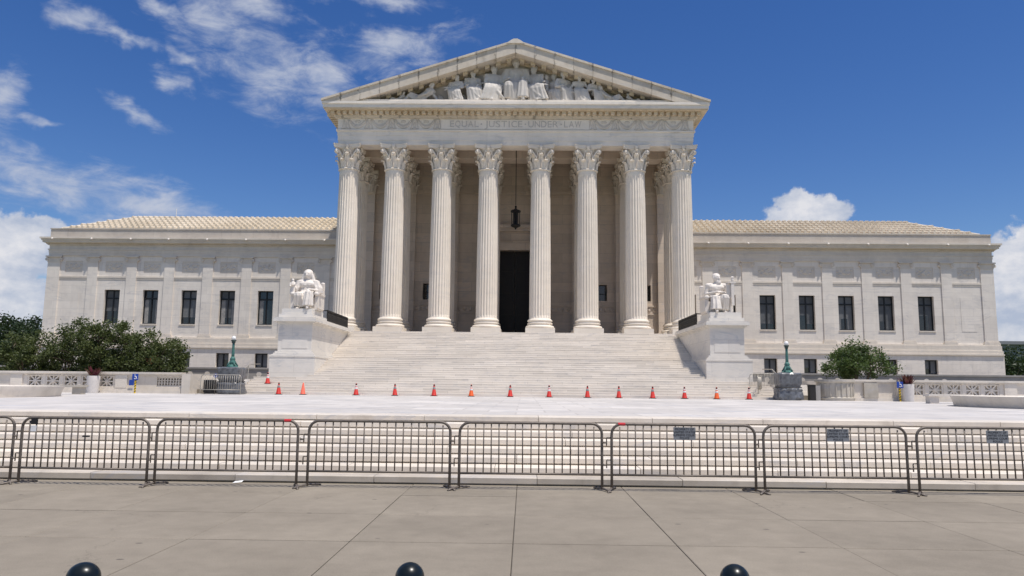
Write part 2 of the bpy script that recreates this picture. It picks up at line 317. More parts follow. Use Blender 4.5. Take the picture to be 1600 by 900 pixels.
# ------------------------------------------------------------------ mesh helpers
class MB:
    def __init__(s): s.v = []; s.f = []
    def add(s, vs, fs):
        o = len(s.v); s.v.extend([tuple(p) for p in vs]); s.f.extend([tuple(i + o for i in f) for f in fs]); return s
    def box(s, x0, x1, y0, y1, z0, z1):
        vs = [(x0, y0, z0), (x1, y0, z0), (x1, y1, z0), (x0, y1, z0), (x0, y0, z1), (x1, y0, z1), (x1, y1, z1), (x0, y1, z1)]
        return s.add(vs, [(0, 3, 2, 1), (4, 5, 6, 7), (0, 1, 5, 4), (1, 2, 6, 5), (2, 3, 7, 6), (3, 0, 4, 7)])
    def prism(s, poly, a0, a1, axis='x'):
        """poly: 2-D points; axis x -> (y,z), y -> (x,z), z -> (x,y)"""
        n = len(poly)
        def mk(p, a): return {'x': (a, p[0], p[1]), 'y': (p[0], a, p[1]), 'z': (p[0], p[1], a)}[axis]
        vs = [mk(p, a0) for p in poly] + [mk(p, a1) for p in poly]
        fs = [tuple(range(n))[::-1], tuple(range(n, 2 * n))] + [(i, (i + 1) % n, n + (i + 1) % n, n + i) for i in range(n)]
        return s.add(vs, fs)
    def ring(s, pts_list, closed_caps=True):
        """loft of rings with the same count"""
        n = len(pts_list[0]); vs = [p for r in pts_list for p in r]; fs = []
        for j in range(len(pts_list) - 1):
            for i in range(n):
                a = j * n + i; b = j * n + (i + 1) % n
                fs.append((a, b, b + n, a + n))
        if closed_caps:
            fs.append(tuple(range(n))[::-1]); k = (len(pts_list) - 1) * n; fs.append(tuple(range(k, k + n)))
        return s.add(vs, fs)
    def lathe(s, prof, n=24, c=(0, 0, 0), sq=None):
        rings = []
        for (r, z) in prof:
            rings.append([(c[0] + r * math.cos(2 * PI * i / n), c[1] + r * math.sin(2 * PI * i / n), c[2] + z) for i in range(n)])
        return s.ring(rings)
    def tube(s, path, r, n=8, closed=False, r1=None):
        P = [Vector(p) for p in path]; m = len(P); rings = []
        t0 = (P[1] - P[0]).normalized(); up = Vector((0, 0, 1)) if abs(t0.z) < 0.9 else Vector((1, 0, 0))
        nrm = t0.cross(up).normalized()
        for i in range(m):
            if closed: t = (P[(i + 1) % m] - P[i - 1]).normalized()
            else: t = (P[min(i + 1, m - 1)] - P[max(i - 1, 0)]).normalized()
            nrm = (nrm - t * nrm.dot(t))
            nrm = nrm.normalized() if nrm.length > 1e-6 else t.orthogonal().normalized()
            b = t.cross(nrm)
            rr = r if r1 is None else r + (r1 - r) * i / (m - 1)
            if isinstance(r, (list, tuple)): rr = r[i]
            rings.append([P[i] + (nrm * math.cos(2 * PI * k / n) + b * math.sin(2 * PI * k / n)) * rr for k in range(n)])
        if closed:
            rings.append(rings[0]); return s.ring(rings, False)
        return s.ring(rings)
    def capsule(s, p0, p1, r0, r1, n=12):
        p0, p1 = Vector(p0), Vector(p1); t = (p1 - p0)
        L = t.length; t = t.normalized() if L > 1e-6 else Vector((0, 0, 1))
        a = t.orthogonal().normalized(); b = t.cross(a); rings = []
        for k in range(1, 4):
            q = -PI / 2 + PI / 2 * k / 3.0
            rings.append((p0 + t * math.sin(q) * r0, max(math.cos(q) * r0, 1e-3)))
        for k in range(0, 3):
            q = PI / 2 * k / 3.0
            rings.append((p1 + t * math.sin(q) * r1, max(math.cos(q) * r1, 1e-3)))
        return s.ring([[c + (a * math.cos(2 * PI * i / n) + b * math.sin(2 * PI * i / n)) * r for i in range(n)] for c, r in rings])
    def ellips(s, c, rad, n=14, m=9):
        rings = []
        for k in range(1, m):
            q = -PI / 2 + PI * k / m
            rings.append([(c[0] + rad[0] * math.cos(q) * math.cos(2 * PI * i / n), c[1] + rad[1] * math.cos(q) * math.sin(2 * PI * i / n), c[2] + rad[2] * math.sin(q)) for i in range(n)])
        return s.ring(rings)
    def xform(s, mat):
        s.v = [tuple(mat @ Vector(p)) for p in s.v]; return s
    def mesh(s, name, mat, smooth=False, off=(0, 0, 0)):
        me = bpy.data.meshes.new(name)
        me.from_pydata([(p[0] - off[0], p[1] - off[1], p[2] - off[2]) for p in s.v], [], s.f)
        if smooth: me.polygons.foreach_set('use_smooth', [True] * len(me.polygons))
        me.materials.append(M[mat]); me.update()
        return me


WL = {}   # world location of parents


def wl(o): return WL.get(o.name, Vector((0, 0, 0))) if o else Vector((0, 0, 0))


def put(name, me, parent=None, loc=(0, 0, 0), rot=(0, 0, 0), scale=None):
    """loc is in the parent's space"""
    o = bpy.data.objects.new(name, me); col.objects.link(o)
    o.location = loc; o.rotation_euler = rot
    if scale: o.scale = scale
    if parent: o.parent = parent; WL[o.name] = wl(parent) + Vector(loc)
    else: WL[o.name] = Vector(loc)
    return o


def tag(o, label=None, cat=None, group=None, kind=None):
    if label: o['label'] = label
    if cat: o['category'] = cat
    if group: o['group'] = group
    if kind: o['kind'] = kind
    return o


def build(mb, name, mat, parent=None, smooth=False, org=None, kind=None):
    """vertices in world space; the object's origin is put at org"""
    base = wl(parent)
    org = Vector(org) if org is not None else (base if parent else Vector((0, 0, 0)))
    o = put(name, mb.mesh(name, mat, smooth, org), parent, org - base)
    if kind: o['kind'] = kind
    return o


def empty(name, loc, rz=0.0):
    o = bpy.data.objects.new(name, None); col.objects.link(o); o.location = loc; o.rotation_euler = (0, 0, rz)
    o.empty_display_size = 0.2
    WL[o.name] = Vector(loc); return o


def autosmooth(o, ang=40):
    me = o.data
    me.polygons.foreach_set('use_smooth', [True] * len(me.polygons))
    try: me.set_sharp_from_angle(angle=math.radians(ang))
    except Exception: pass
    return o


def text_mesh(s, size, mat, ext=0.004, spacing=1.0, xs=1.0):
    cu = bpy.data.curves.new('lettering', 'FONT'); cu.body = s; cu.size = size; cu.align_x = 'CENTER'; cu.align_y = 'CENTER'
    cu.extrude = ext; cu.space_character = spacing; cu.resolution_u = 3
    ob = bpy.data.objects.new('lettering', cu); col.objects.link(ob)
    dg = bpy.context.evaluated_depsgraph_get()
    me = bpy.data.meshes.new_from_object(ob.evaluated_get(dg))
    bpy.data.objects.remove(ob); bpy.data.curves.remove(cu)
    me.materials.clear(); me.materials.append(M[mat])
    for v in me.vertices: v.co.x *= xs
    return me


def remesh(o, vox, smooth=True):
    md = o.modifiers.new('fuse', 'REMESH'); md.mode = 'VOXEL'; md.voxel_size = vox; md.use_smooth_shade = True
    if smooth:
        sm = o.modifiers.new('soft', 'SMOOTH'); sm.factor = 0.4; sm.iterations = 1
    return o

# ================================================================== SETTING
ZP = 1.05          # plaza level
g = MB(); g.add([(-4000, -500, -0.4), (4000, -500, -0.4), (4000, 7000, -0.4), (-4000, 7000, -0.4)], [(0, 1, 2, 3)])
tag(build(g, 'ground', 'grass'), kind='structure')
tag(build(MB().box(-60, 60, -14, 3.4, -0.38, -0.14), 'road', 'asphalt'), kind='structure')
kb = MB()
kerb = empty('kerb', (0, 3.5, -0.14)); tag(kerb, kind='structure')
x = -24.0
while x < 24.0:
    build(MB().box(x + 0.006, x + 2.994, 3.4, 3.59, -0.3, 0.004), 'kerb_stone', 'concrete', kerb, org=(x + 1.5, 3.5, -0.14)); x += 3.0

# pavement of single concrete slabs
sw = build(MB().box(-60, 60, 3.4, 13.6, -0.36, -0.03), 'sidewalk', 'joint'); tag(sw, kind='structure')
SX, SY = 1.81, 1.75
ys = [3.6] + [8.55 + SY * k for k in range(-2, 3)] + [13.37]
slab_cache = {}
rs = random.Random(4)
for j in range(len(ys) - 1):
    d = ys[j + 1] - ys[j] - 0.024
    for i in range(-9, 9):
        cx = 0.84 + SX * i + SX / 2; cy = (ys[j] + ys[j + 1]) / 2
        key = round(d, 3)
        if key not in slab_cache:
            hx, hy = (SX - 0.008) / 2, d / 2; b = 0.008
            mb = MB()
            mb.ring([[(-hx, -hy, -0.1), (hx, -hy, -0.1), (hx, hy, -0.1), (-hx, hy, -0.1)], [(-hx, -hy, -b * 0.6), (hx, -hy, -b * 0.6), (hx, hy, -b * 0.6), (-hx, hy, -b * 0.6)],
                     [(-hx + b, -hy + b, 0), (hx - b, -hy + b, 0), (hx - b, hy - b, 0), (-hx + b, hy - b, 0)]])
            slab_cache[key] = mb.mesh('paving_slab', 'concrete')
        put('paving_slab', slab_cache[key], sw, (cx, cy, rs.uniform(-0.003, 0.002)))
for s in (-1, 1):
    build(MB().box(s * 38 - 22, s * 38 + 22, 3.6, 13.37, -0.1, 0.0), 'far_pavement', 'concrete', sw)

# lower flight between pavement and plaza
RIS = ZP / 8
low = empty('lower_steps', (0, 13.36, 0)); tag(low, kind='structure')
build(MB().prism([(13.5 + 0.47 * 7.5, -0.3), (13.5 + 0.47 * 7.5, ZP - 0.2), (13.6, -0.2), (13.6, -0.3)], -30, 30, 'x'), 'step_core', 'joint', low)
rs = random.Random(9)
for k in range(8):
    y0 = 13.36 + 0.47 * k; z1 = RIS * (k + 1); z0 = RIS * k
    y1 = y0 + 0.47 + 0.06 if k < 7 else y0 + 0.95
    x = -24.0 + rs.uniform(0, 1.4)
    while x < 24.0:
        L = rs.uniform(2.3, 2.9) if abs(x) < 13 else 4.0
        jx = rs.uniform(-0.004, 0.004); jz = rs.uniform(-0.003, 0.003) if k < 7 else 0.0
        a, b_ = y0 + jx, y1 - (0.0 if k == 7 else 0.0)
        c = 0.012
        prof = [(a + 0.06, z0 + 0.001), (a + 0.06, z0 + 0.024), (a, z0 + 0.029), (a, z1 + jz - c), (a + c, z1 + jz), (b_, z1 + jz - 0.001), (b_, z0 + 0.001)]
        e = 0.005
        mb = MB().prism(prof, x + e, x + L - e, 'x')
        build(mb, 'step_stone', ('kerbstep' if k == 0 else 'fascia' if k == 7 else 'step'), low, org=(x + L / 2, y0, z0))
        x += L

# plaza and terraces
plz = build(MB().box(-36, 36, 13.36 + 0.47 * 7 + 0.95, 60, ZP - 0.4, ZP - 0.004), 'plaza', 'plaza'); tag(plz, kind='structure')
for s in (-1, 1):
    t_ = build(MB().box(min(s * 17.3, s * 90), max(s * 17.3, s * 90), 44.9, 73, ZP - 0.3, ZP + 0.25), 'terrace', 'concrete'); tag(t_, kind='structure')  # concrete instead of lawn, put in to keep green bounce off the walls
    t_ = build(MB().box(min(s * 17.3, s * 140), max(s * 17.3, s * 140), 73.01, 140, ZP - 0.3, ZP + 0.2), 'lawn', 'grass'); tag(t_, kind='structure')
    t_ = build(MB().box(min(s * 24.2, s * 60), max(s * 24.2, s * 60), 13.5, 16.3, -0.4, ZP - 0.02), 'plaza_edge', 'step'); tag(t_, kind='structure')
    t_ = build(MB().box(min(s * 36.1, s * 90), max(s * 36.1, s * 90), 16.35, 44.8, -0.4, ZP - 0.02), 'side_lawn', 'grass'); tag(t_, kind='structure')

# ================================================================== COURTHOUSE
CH = empty('courthouse', (0, 60, ZP))
tag(CH, 'white marble courthouse with eight-column portico, carved pediment and long low wings', 'building')


def cb(mb, name, mat='trim', smooth=False, org=None, parent=None, kind=None):
    return build(mb, name, mat, parent or CH, smooth, org, kind)


ZF = 5.92          # portico floor
COLX = [-14.0, -10.12, -6.12, -2.2, 2.2, 6.12, 10.12, 14.0]
YC, YC2, YW = 61.2, 65.0, 68.8
# --- staircase
ST = cb(MB().prism([(45.6, ZP - 0.3), (52.6, 3.2), (53.8, 3.2), (60.3, ZF - 0.35), (60.5, ZP - 0.3)], -12.7, 12.7, 'x'), 'staircase', 'stair', org=(0, 45, ZP))
H = (ZF - ZP) / 32
for k in range(32):
    if k < 16: y0 = 45 + 0.45 * k; tr = 0.45 if k < 15 else 1.25
    else: y0 = 53.4 + 0.4125 * (k - 16); tr = 0.4125
    hw = 16.3 if k < 7 else 12.98
    z1 = ZP + H * (k + 1); z0 = z1 - H
    y1 = y0 + tr + 0.12 if k < 31 else 60.4
    if k == 6: y1 = 48.9
    nz = 0.05
    prof = [(y0 + 0.007, z0 - 0.02 if k else z0 + 0.001), (y0 + 0.007, z1 - nz), (y0, z1 - nz + 0.006), (y0, z1 - 0.008), (y0 + 0.008, z1), (y1, z1 - 0.002), (y1, z0 - 0.02 if k else z0 + 0.001)]
    build(MB().prism(prof, -hw, hw, 'x'), 'step', 'stair', ST, org=(0, y0, z0))
# --- podium under the portico
cb(MB().box(-16.4, 16.4, 60.42, 74, 0.6, ZF - 0.004), 'podium', 'stair')
for s in (-1, 1):
    cb(MB().box(min(s * 13.0, s * 16.4), max(s * 13.0, s * 16.4), 58.7, 60.4, 0.6, ZF - 0.006), 'podium_corner', 'pedestal')

# --- cheek blocks beside the stairs
for s in (-1, 1):
    def bx(x0, x1, y0, y1, z0, z1): return MB().box(min(s * x0, s * x1), max(s * x0, s * x1), y0, y1, z0, z1)
    K = cb(bx(12.65, 15.62, 48.5, 58.66, ZP - 0.1, 3.42), 'cheek_block', 'pedestal', org=(s * 14.1, 53, ZP))
    build(bx(12.45, 16.0, 48.2, 58.6, ZP - 0.1, 2.02), 'footing', 'pedestal', K)
    for (i, (d, z0, z1)) in enumerate(((0.0, 3.421, 3.52), (0.10, 3.521, 3.60), (0.18, 3.601, 3.68), (0.26, 3.681, 3.80))):
        build(bx(12.62 + d, 15.64 - d, 48.47 + d, 58.6, z0, z1), 'base_moulding', 'pedestal', K)
    build(bx(13.0, 15.22, 48.82, 58.5, 3.801, 5.58), 'die', 'pedestal', K)
    build(bx(13.28, 14.94, 48.80, 48.819, 4.0, 5.3), 'die_panel', 'pedestal', K)
    for (d, z0, z1) in ((0.06, 5.581, 5.66), (0.16, 5.661, 5.74), (0.30, 5.741, 5.92), (0.24, 5.921, 6.02)):
        build(bx(13.0 - d, 15.22 + d, 48.82 - d, 58.62, z0, z1), 'cornice_course', 'pedestal', K)
    build(bx(12.98, 15.24, 48.78, 52.3, 6.021, 6.25), 'blocking_course', 'pedestal', K)
    build(bx(13.1, 15.1, 48.95, 51.7, 6.251, 6.62), 'statue_plinth', 'pedestal', K)
    # iron railing on the cheek
    rl = empty('iron_railing', (s * 13.1, 55, 6.02))
    tag(rl, 'black wrought iron railing on the %s cheek block beside the stairs' % ('left' if s < 0 else 'right'), 'railing', 'iron railings beside the stairs')
    X = s * 12.98
    fr = MB()
    for (ya, yb, xa, xb) in ((52.4, 58.35, X, X),):
        fr.box(X - 0.035, X + 0.035, ya, yb, 6.80, 6.87).box(X - 0.025, X + 0.025, ya, yb, 6.10, 6.15).box(X - 0.02, X + 0.02, ya, yb, 6.62, 6.65)
    fr.box(min(X, s * 14.6), max(X, s * 14.6), 52.36, 52.43, 6.80, 6.87).box(min(X, s * 14.6), max(X, s * 14.6), 52.36, 52.42, 6.10, 6.15)
    build(fr, 'rail', 'black', rl)
    y = 52.4
    k = 0
    bar = MB().box(-0.04, 0.04, -0.06, 0.06, 0, 0.84).mesh('baluster', 'black')
    circ = MB().tube([(0, 0.13 * math.cos(2 * PI * i / 12), 0.24 * math.sin(2 * PI * i / 12)) for i in range(12)], 0.05, 5, closed=True).tube([(0, -0.17, -0.24), (0, 0.17, 0.24)], 0.045, 5).tube([(0, -0.17, 0.24), (0, 0.17, -0.24)], 0.045, 5).mesh('scroll', 'black')
    while y < 58.4:
        put('baluster', bar, rl, (X - s * 13.1, y - 55, 0.02))
        if y < 58.0: put('scroll', circ, rl, (X - s * 13.1, y + 0.18 - 55, 0.36))
        y += 0.372


# --- columns
def shaft_mesh(r0, r1, h, nf=24):
    rings = []
    zs = [0, 0.02, 0.06, 0.10, 0.2, 0.35, 0.5, 0.65, 0.8, 0.9, 0.955, 0.975, 1.0]
    for t in zs:
        ent = r0 + (r1 - r0) * (max(0.0, t - 0.25) / 0.75) ** 1.25
        z = t * h; ring = []
        dep = 0.0 if t < 0.015 or t > 0.972 else 0.085 * ent * 1.0
        for i in range(nf):
            for q, dd in ((-0.42, 0.0), (-0.30, 0.62), (0.0, 1.0), (0.30, 0.62), (0.42, 0.0)):
                a = 2 * PI * (i + 0.5 + q) / nf; r = ent - dep * dd
                ring.append((r * math.cos(a), r * math.sin(a), z))
        rings.append(ring)
    return MB().ring(rings)


def base_mesh():
    mb = MB().box(-1.19, 1.19, -1.19, 1.19, 0, 0.42)
    prof = [(1.10, 0.42), (1.17, 0.47), (1.18, 0.54), (1.14, 0.62), (1.06, 0.655), (0.985, 0.68), (0.965, 0.72), (0.985, 0.76), (1.03, 0.78), (1.05, 0.82), (1.03, 0.87), (0.97, 0.885), (0.945, 0.93), (0.97, 0.97), (1.02, 1.0), (1.035, 1.06), (1.0, 1.13), (0.93, 1.15), (0.93, 1.19), (0.885, 1.23)]
    return mb, MB().lathe(prof, 40)


def leaf_loft(mb, ang, rb, h, z0, wid, lean=1.0):
    """an acanthus leaf: a thick curled strip with a middle rib and lobed edges"""
    path = [(0.00, 0.0, 1.0), (0.035, 0.22, 1.08), (0.06, 0.42, 0.96), (0.085, 0.60, 1.06), (0.13, 0.78, 0.90), (0.21, 0.92, 0.86), (0.31, 0.985, 0.66), (0.385, 0.95, 0.5), (0.40, 0.87, 0.3), (0.36, 0.82, 0.12)]
    rings = []; ca, sa = math.cos(ang), math.sin(ang)
    for k, (dr, dz, ww) in enumerate(path):
        r = rb + dr * lean; z = z0 + dz * h; hw = wid * 0.5 * ww * (1.12 if k % 2 else 0.93)
        nx = 1.0 if k < 5 else 0.25; nz = 0.0 if k < 5 else (0.9 if k < 8 else 0.0)
        def P(tan, out):
            rr = r + out * nx
            return (rr * ca - tan * sa, rr * sa + tan * ca, z + out * nz)
        rings.append([P(-hw, -0.01), P(-hw * 0.55, 0.035), P(-hw * 0.2, 0.012), P(0, 0.075), P(hw * 0.2, 0.012), P(hw * 0.55, 0.035), P(hw, -0.01), P(0, -0.06)])
    mb.ring(rings)


def capital_mesh(square=False):
    h = 2.04; mb = MB()
    mb.lathe([(0.80, -0.10), (0.88, -0.08), (0.90, -0.03), (0.87, 0.02), (0.72, 0.04), (0.66, 0.5), (0.68, 1.0), (0.76, 1.4), (0.92, 1.66), (0.98, 1.72)], 32)
    for i in range(8):
        leaf_loft(mb, 2 * PI * (i + 0.5) / 8, 0.80, 0.72, 0.03, 0.50, 0.95)
        leaf_loft(mb, 2 * PI * i / 8, 0.74, 1.24, 0.03, 0.46, 1.15)
    for i in range(4):
        a = PI / 4 + i * PI / 2
        # corner volutes: a pair of spirals, side by side
        for sd in (-1, 1):
            path = []; rad = []
            for k in range(6):
                t = k / 5.0; r = 0.86 + 0.34 * t ** 1.6; path.append((r, 0.85 + 0.72 * t, 0.30 * (1 - t) + 0.075)); rad.append(0.05 + 0.03 * t)
            for k in range(14):
                q = 2.0 * PI * 1.35 * k / 13.0; rr = 0.165 * (1 - 0.72 * k / 13.0)
                path.append((1.235 + rr * math.sin(q), 1.42 + rr * math.cos(q) , 0.075)); rad.append(0.075)
            P3 = []
            for (r, z, tn) in path:
                P3.append((r * math.cos(a) - sd * tn * math.sin(a), r * math.sin(a) + sd * tn * math.cos(a), z))
            mb.tube(P3, rad, 6)
        # inner helices under the abacus flower
        b = i * PI / 2
        for sd in (-1, 1):
            path = []
            for k in range(5):
                t = k / 4.0; path.append((0.86 + 0.06 * t, 0.95 + 0.50 * t, 0.36 - 0.10 * t))
            for k in range(10):
                q = 2 * PI * 1.1 * k / 9.0; rr = 0.11 * (1 - 0.6 * k / 9.0)
                path.append((0.95, 1.45 + rr * math.sin(q + 0.2), 0.15 + rr * math.cos(q)))
            mb.tube([(r * math.cos(b) - sd * tn * math.sin(b), r * math.sin(b) + sd * tn * math.cos(b), z) for r, z, tn in path], 0.042, 5)
        leaf_loft(mb, b, 0.86, 0.62, 1.05, 0.34, 0.6)
        mb.ellips(((1.0) * math.cos(b), (1.0) * math.sin(b), 1.86), (0.16 if abs(math.sin(b)) > .5 else 0.09, 0.09 if abs(math.sin(b)) > .5 else 0.16, 0.19), 10, 6)
    # abacus with hollowed sides and cut corners
    for (k, z0, z1) in ((0.965, 1.70, 1.80), (1.0, 1.80, 1.98), (1.04, 1.98, 2.04)):
        pl = []
        for i in range(4):
            for q in range(9):
                t = -1 + 2 * q / 8.0; ln = 1.04 * t; dep = 1.13 - 0.235 * (1 - t * t)
                a = i * PI / 2
                pl.append((k * (dep * math.cos(a) - ln * math.sin(a)), k * (dep * math.sin(a) + ln * math.cos(a))))
        mb.prism(pl, z0, z1, 'z')
    return mb


ZCAP = 19.61
sh_me = shaft_mesh(0.875, 0.785, ZCAP - 0.1 - ZF - 1.225).mesh('shaft', 'column', False)
b1_, b2_ = base_mesh()
pl_me = b1_.mesh('plinth', 'column'); ba_me = b2_.mesh('base', 'column', True)
ca_me = capital_mesh().mesh('capital', 'column', False)
ca_me.polygons.foreach_set('use_smooth', [True] * len(ca_me.polygons))
try: ca_me.set_sharp_from_angle(angle=math.radians(50))
except Exception: pass
for row, yy in ((0, YC), (1, YC2)):
    for cx in COLX:
        c = bpy.data.objects.new('column', pl_me); col.objects.link(c); c.parent = CH
        L = Vector((cx, yy, ZF)); c.location = L - wl(CH); WL[c.name] = L
        put('base', ba_me, c); put('shaft', sh_me, c, (0, 0, 1.225), (0, 0, PI / 24)); put('capital', ca_me, c, (0, 0, ZCAP - ZF))

# --- rear wall of the portico with door and small windows
DX0, DX1, DZ = -1.46, 1.42, 14.25
wl_ = MB()
wx = [(-8.55, -7.55), (7.55, 8.55), (-12.6, -11.6), (11.6, 12.6)]
holes = sorted([(a, b, 9.55, 11.05) for a, b in wx] + [(DX0, DX1, ZF, DZ)])
cur = -15.2
for (a, b, z0, z1) in holes:
    wl_.box(cur, a, YW, YW + 1.0, ZF - 0.2, 22.6)
    wl_.box(a, b, YW, YW + 1.0, z1, 22.6)
    if z0 > ZF: wl_.box(a, b, YW, YW + 1.0, ZF - 0.2, z0)
    cur = b
wl_.box(cur, 15.2, YW, YW + 1.0, ZF - 0.2, 22.6)
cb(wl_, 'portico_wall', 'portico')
for a, b in wx:
    o_ = cb(MB().box(a + 0.001, b - 0.001, YW + 0.45, YW + 0.5, 9.551, 11.049), 'portico_window', 'glass', org=((a + b) / 2, YW + 0.4, 9.55))
    build(MB().box(a + 0.002, a + 0.07, YW + 0.38, YW + 0.44, 9.56, 11.04).box(b - 0.07, b - 0.002, YW + 0.38, YW + 0.44, 9.56, 11.04).box(a + 0.07, b - 0.07, YW + 0.38, YW + 0.44, 10.2, 10.26), 'frame', 'frame', o_)
for (z0, z1, d) in ((19.62, 19.92, 0.14), (19.22, 19.32, 0.06), (16.95, 17.05, 0.05), (9.02, 9.16, 0.10), (8.28, 8.40, 0.08), (ZF + 0.0, ZF + 0.55, 0.12)):
    seg = MB()
    if z0 < 14:
        seg.box(-15.0, DX0 - 0.7, YW - d, YW - 0.002, z0, z1).box(DX1 + 0.7, 15.0, YW - d, YW - 0.002, z0, z1)
    else: seg.box(-15.0, 15.0, YW - d, YW - 0.002, z0, z1)
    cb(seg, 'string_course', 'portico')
# carved band between the two lower courses
bd = MB()
for i in range(60):
    xx = -14.6 + i * 0.5
    if abs(xx) < 2.6: continue
    bd.ellips((xx, YW - 0.01, 8.72), (0.17, 0.06, 0.22), 8, 5)
cb(bd, 'carved_band', 'portico', True, kind='stuff')
# door surround and bronze door
fr = MB().box(DX0 - 0.6, DX0, YW - 0.16, YW - 0.003, ZF, DZ + 0.75).box(DX1, DX1 + 0.6, YW - 0.16, YW - 0.003, ZF, DZ + 0.75).box(DX0, DX1, YW - 0.16, YW - 0.003, DZ, DZ + 0.75)
cb(fr, 'door_surround', 'portico')
cb(MB().box(DX0 - 0.95, DX1 + 0.95, YW - 0.5, YW - 0.004, 16.28, 16.6).box(DX0 - 0.8, DX1 + 0.8, YW - 0.34, YW - 0.004, 16.0, 16.28).box(DX0 - 0.7, DX1 + 0.7, YW - 0.2, YW - 0.004, 15.02, 15.12), 'door_hood', 'portico')
for s in (-1, 1):
    a, b = (DX0 + 0.002, -0.035) if s < 0 else (-0.005, DX1 - 0.002)
    dr = cb(MB().box(a, b, YW + 0.6, YW + 0.72, ZF, DZ - 0.002), 'door', 'bronze', org=(s * 0.7, YW + 0.6, ZF))
    for k in range(4):
        z0 = ZF + 0.3 + k * 2.03
        build(MB().box(a + 0.18, b - 0.18, YW + 0.55, YW + 0.599, z0, z0 + 1.72), 'door_panel', 'bronze', dr)
# pilasters on the rear wall
for cx in COLX:
    p = cb(MB().box(cx - 0.8, cx + 0.8, YW - 0.42, YW - 0.145, ZF + 0.7, 19.6), 'pilaster', 'portico', org=(cx, YW - 0.3, ZF))
    build(MB().box(cx - 0.98, cx + 0.98, YW - 0.6, YW - 0.13, ZF, ZF + 0.45).box(cx - 0.9, cx + 0.9, YW - 0.52, YW - 0.14, ZF + 0.45, ZF + 0.7), 'base', 'portico', p)
    put('capital', ca_me, p, (0, 0.02, ZCAP - ZF), (0, 0, 0), (0.98, 0.45, 1.0))

# --- entablature
ZA = 21.65
YB = 95.0
def belt(x, y, z0, z1, name, mat, back=68.75):
    """a course across the front and back along both sides of the portico"""
    mb = MB().box(-x, x, y, y + 1.3, z0, z1)
    mb.box(-x, -x + 1.3, y + 1.3, back, z0, z1).box(x - 1.3, x, y + 1.3, back, z0, z1)
    return cb(mb, name, mat)
belt(14.86, 60.50, ZA, ZA + 0.38, 'architrave_fascia', 'entab')
belt(14.90, 60.46, ZA + 0.381, ZA + 0.80, 'architrave_fascia', 'entab')
belt(14.94, 60.42, ZA + 0.801, ZA + 1.16, 'architrave_fascia', 'entab')
belt(15.04, 60.32, ZA + 1.161, ZA + 1.28, 'architrave_moulding', 'entab')
belt(14.92, 60.44, ZA + 1.281, 23.90, 'frieze', 'entab')
cb(MB().box(-13.0, 13.0, 60.48 + 1.3, 62.1, ZA + 0.06, ZA + 1.2), 'inner_architrave', 'portico')
cb(MB().box(-13.5, 13.5, 64.2, 65.8, ZA + 0.03, ZA + 1.5), 'inner_beam', 'portico')
for i in range(7):
    xm = (COLX[i] + COLX[i + 1]) / 2
for cx in COLX[1:-1]:
    cb(MB().box(cx - 0.7, cx + 0.7, 62.1, 64.19, ZA + 0.05, ZA + 1.1).box(cx - 0.7, cx + 0.7, 65.81, 68.3, ZA + 0.05, ZA + 1.1), 'cross_beam', 'portico')
cb(MB().box(-14.8, 14.8, 60.9, 69.5, 22.95, 23.2), 'portico_ceiling', 'portico')
# bed mouldings, modillions, cornice
belt(15.10, 60.26, 23.901, 24.0, 'bed_moulding', 'rake')
belt(15.22, 60.14, 24.001, 24.12, 'bed_moulding', 'rake')
mo = MB()
n = 61
for i in range(n):
    xx = -15.25 + 30.5 * i / (n - 1); mo.box(xx - 0.155, xx + 0.155, 59.80, 60.16, 24.12, 24.40)
for s in (-1, 1):
    for i in range(16):
        yy = 60.5 + i * 0.51
        mo.box(min(s * 15.2, s * 15.84), max(s * 15.2, s * 15.56), yy - 0.155, yy + 0.155, 24.12, 24.40)
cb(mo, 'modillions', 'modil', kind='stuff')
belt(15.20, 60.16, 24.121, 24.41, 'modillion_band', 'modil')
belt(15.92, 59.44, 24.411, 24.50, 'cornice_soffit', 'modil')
belt(15.98, 59.38, 24.501, 24.80, 'corona', 'entab')
belt(16.05, 59.30, 24.801, 25.02, 'cymatium', 'entab')
cb(MB().box(-15.9, 15.9, 59.5, 62.4, 24.9, 25.24), 'pediment_ledge', 'entab')
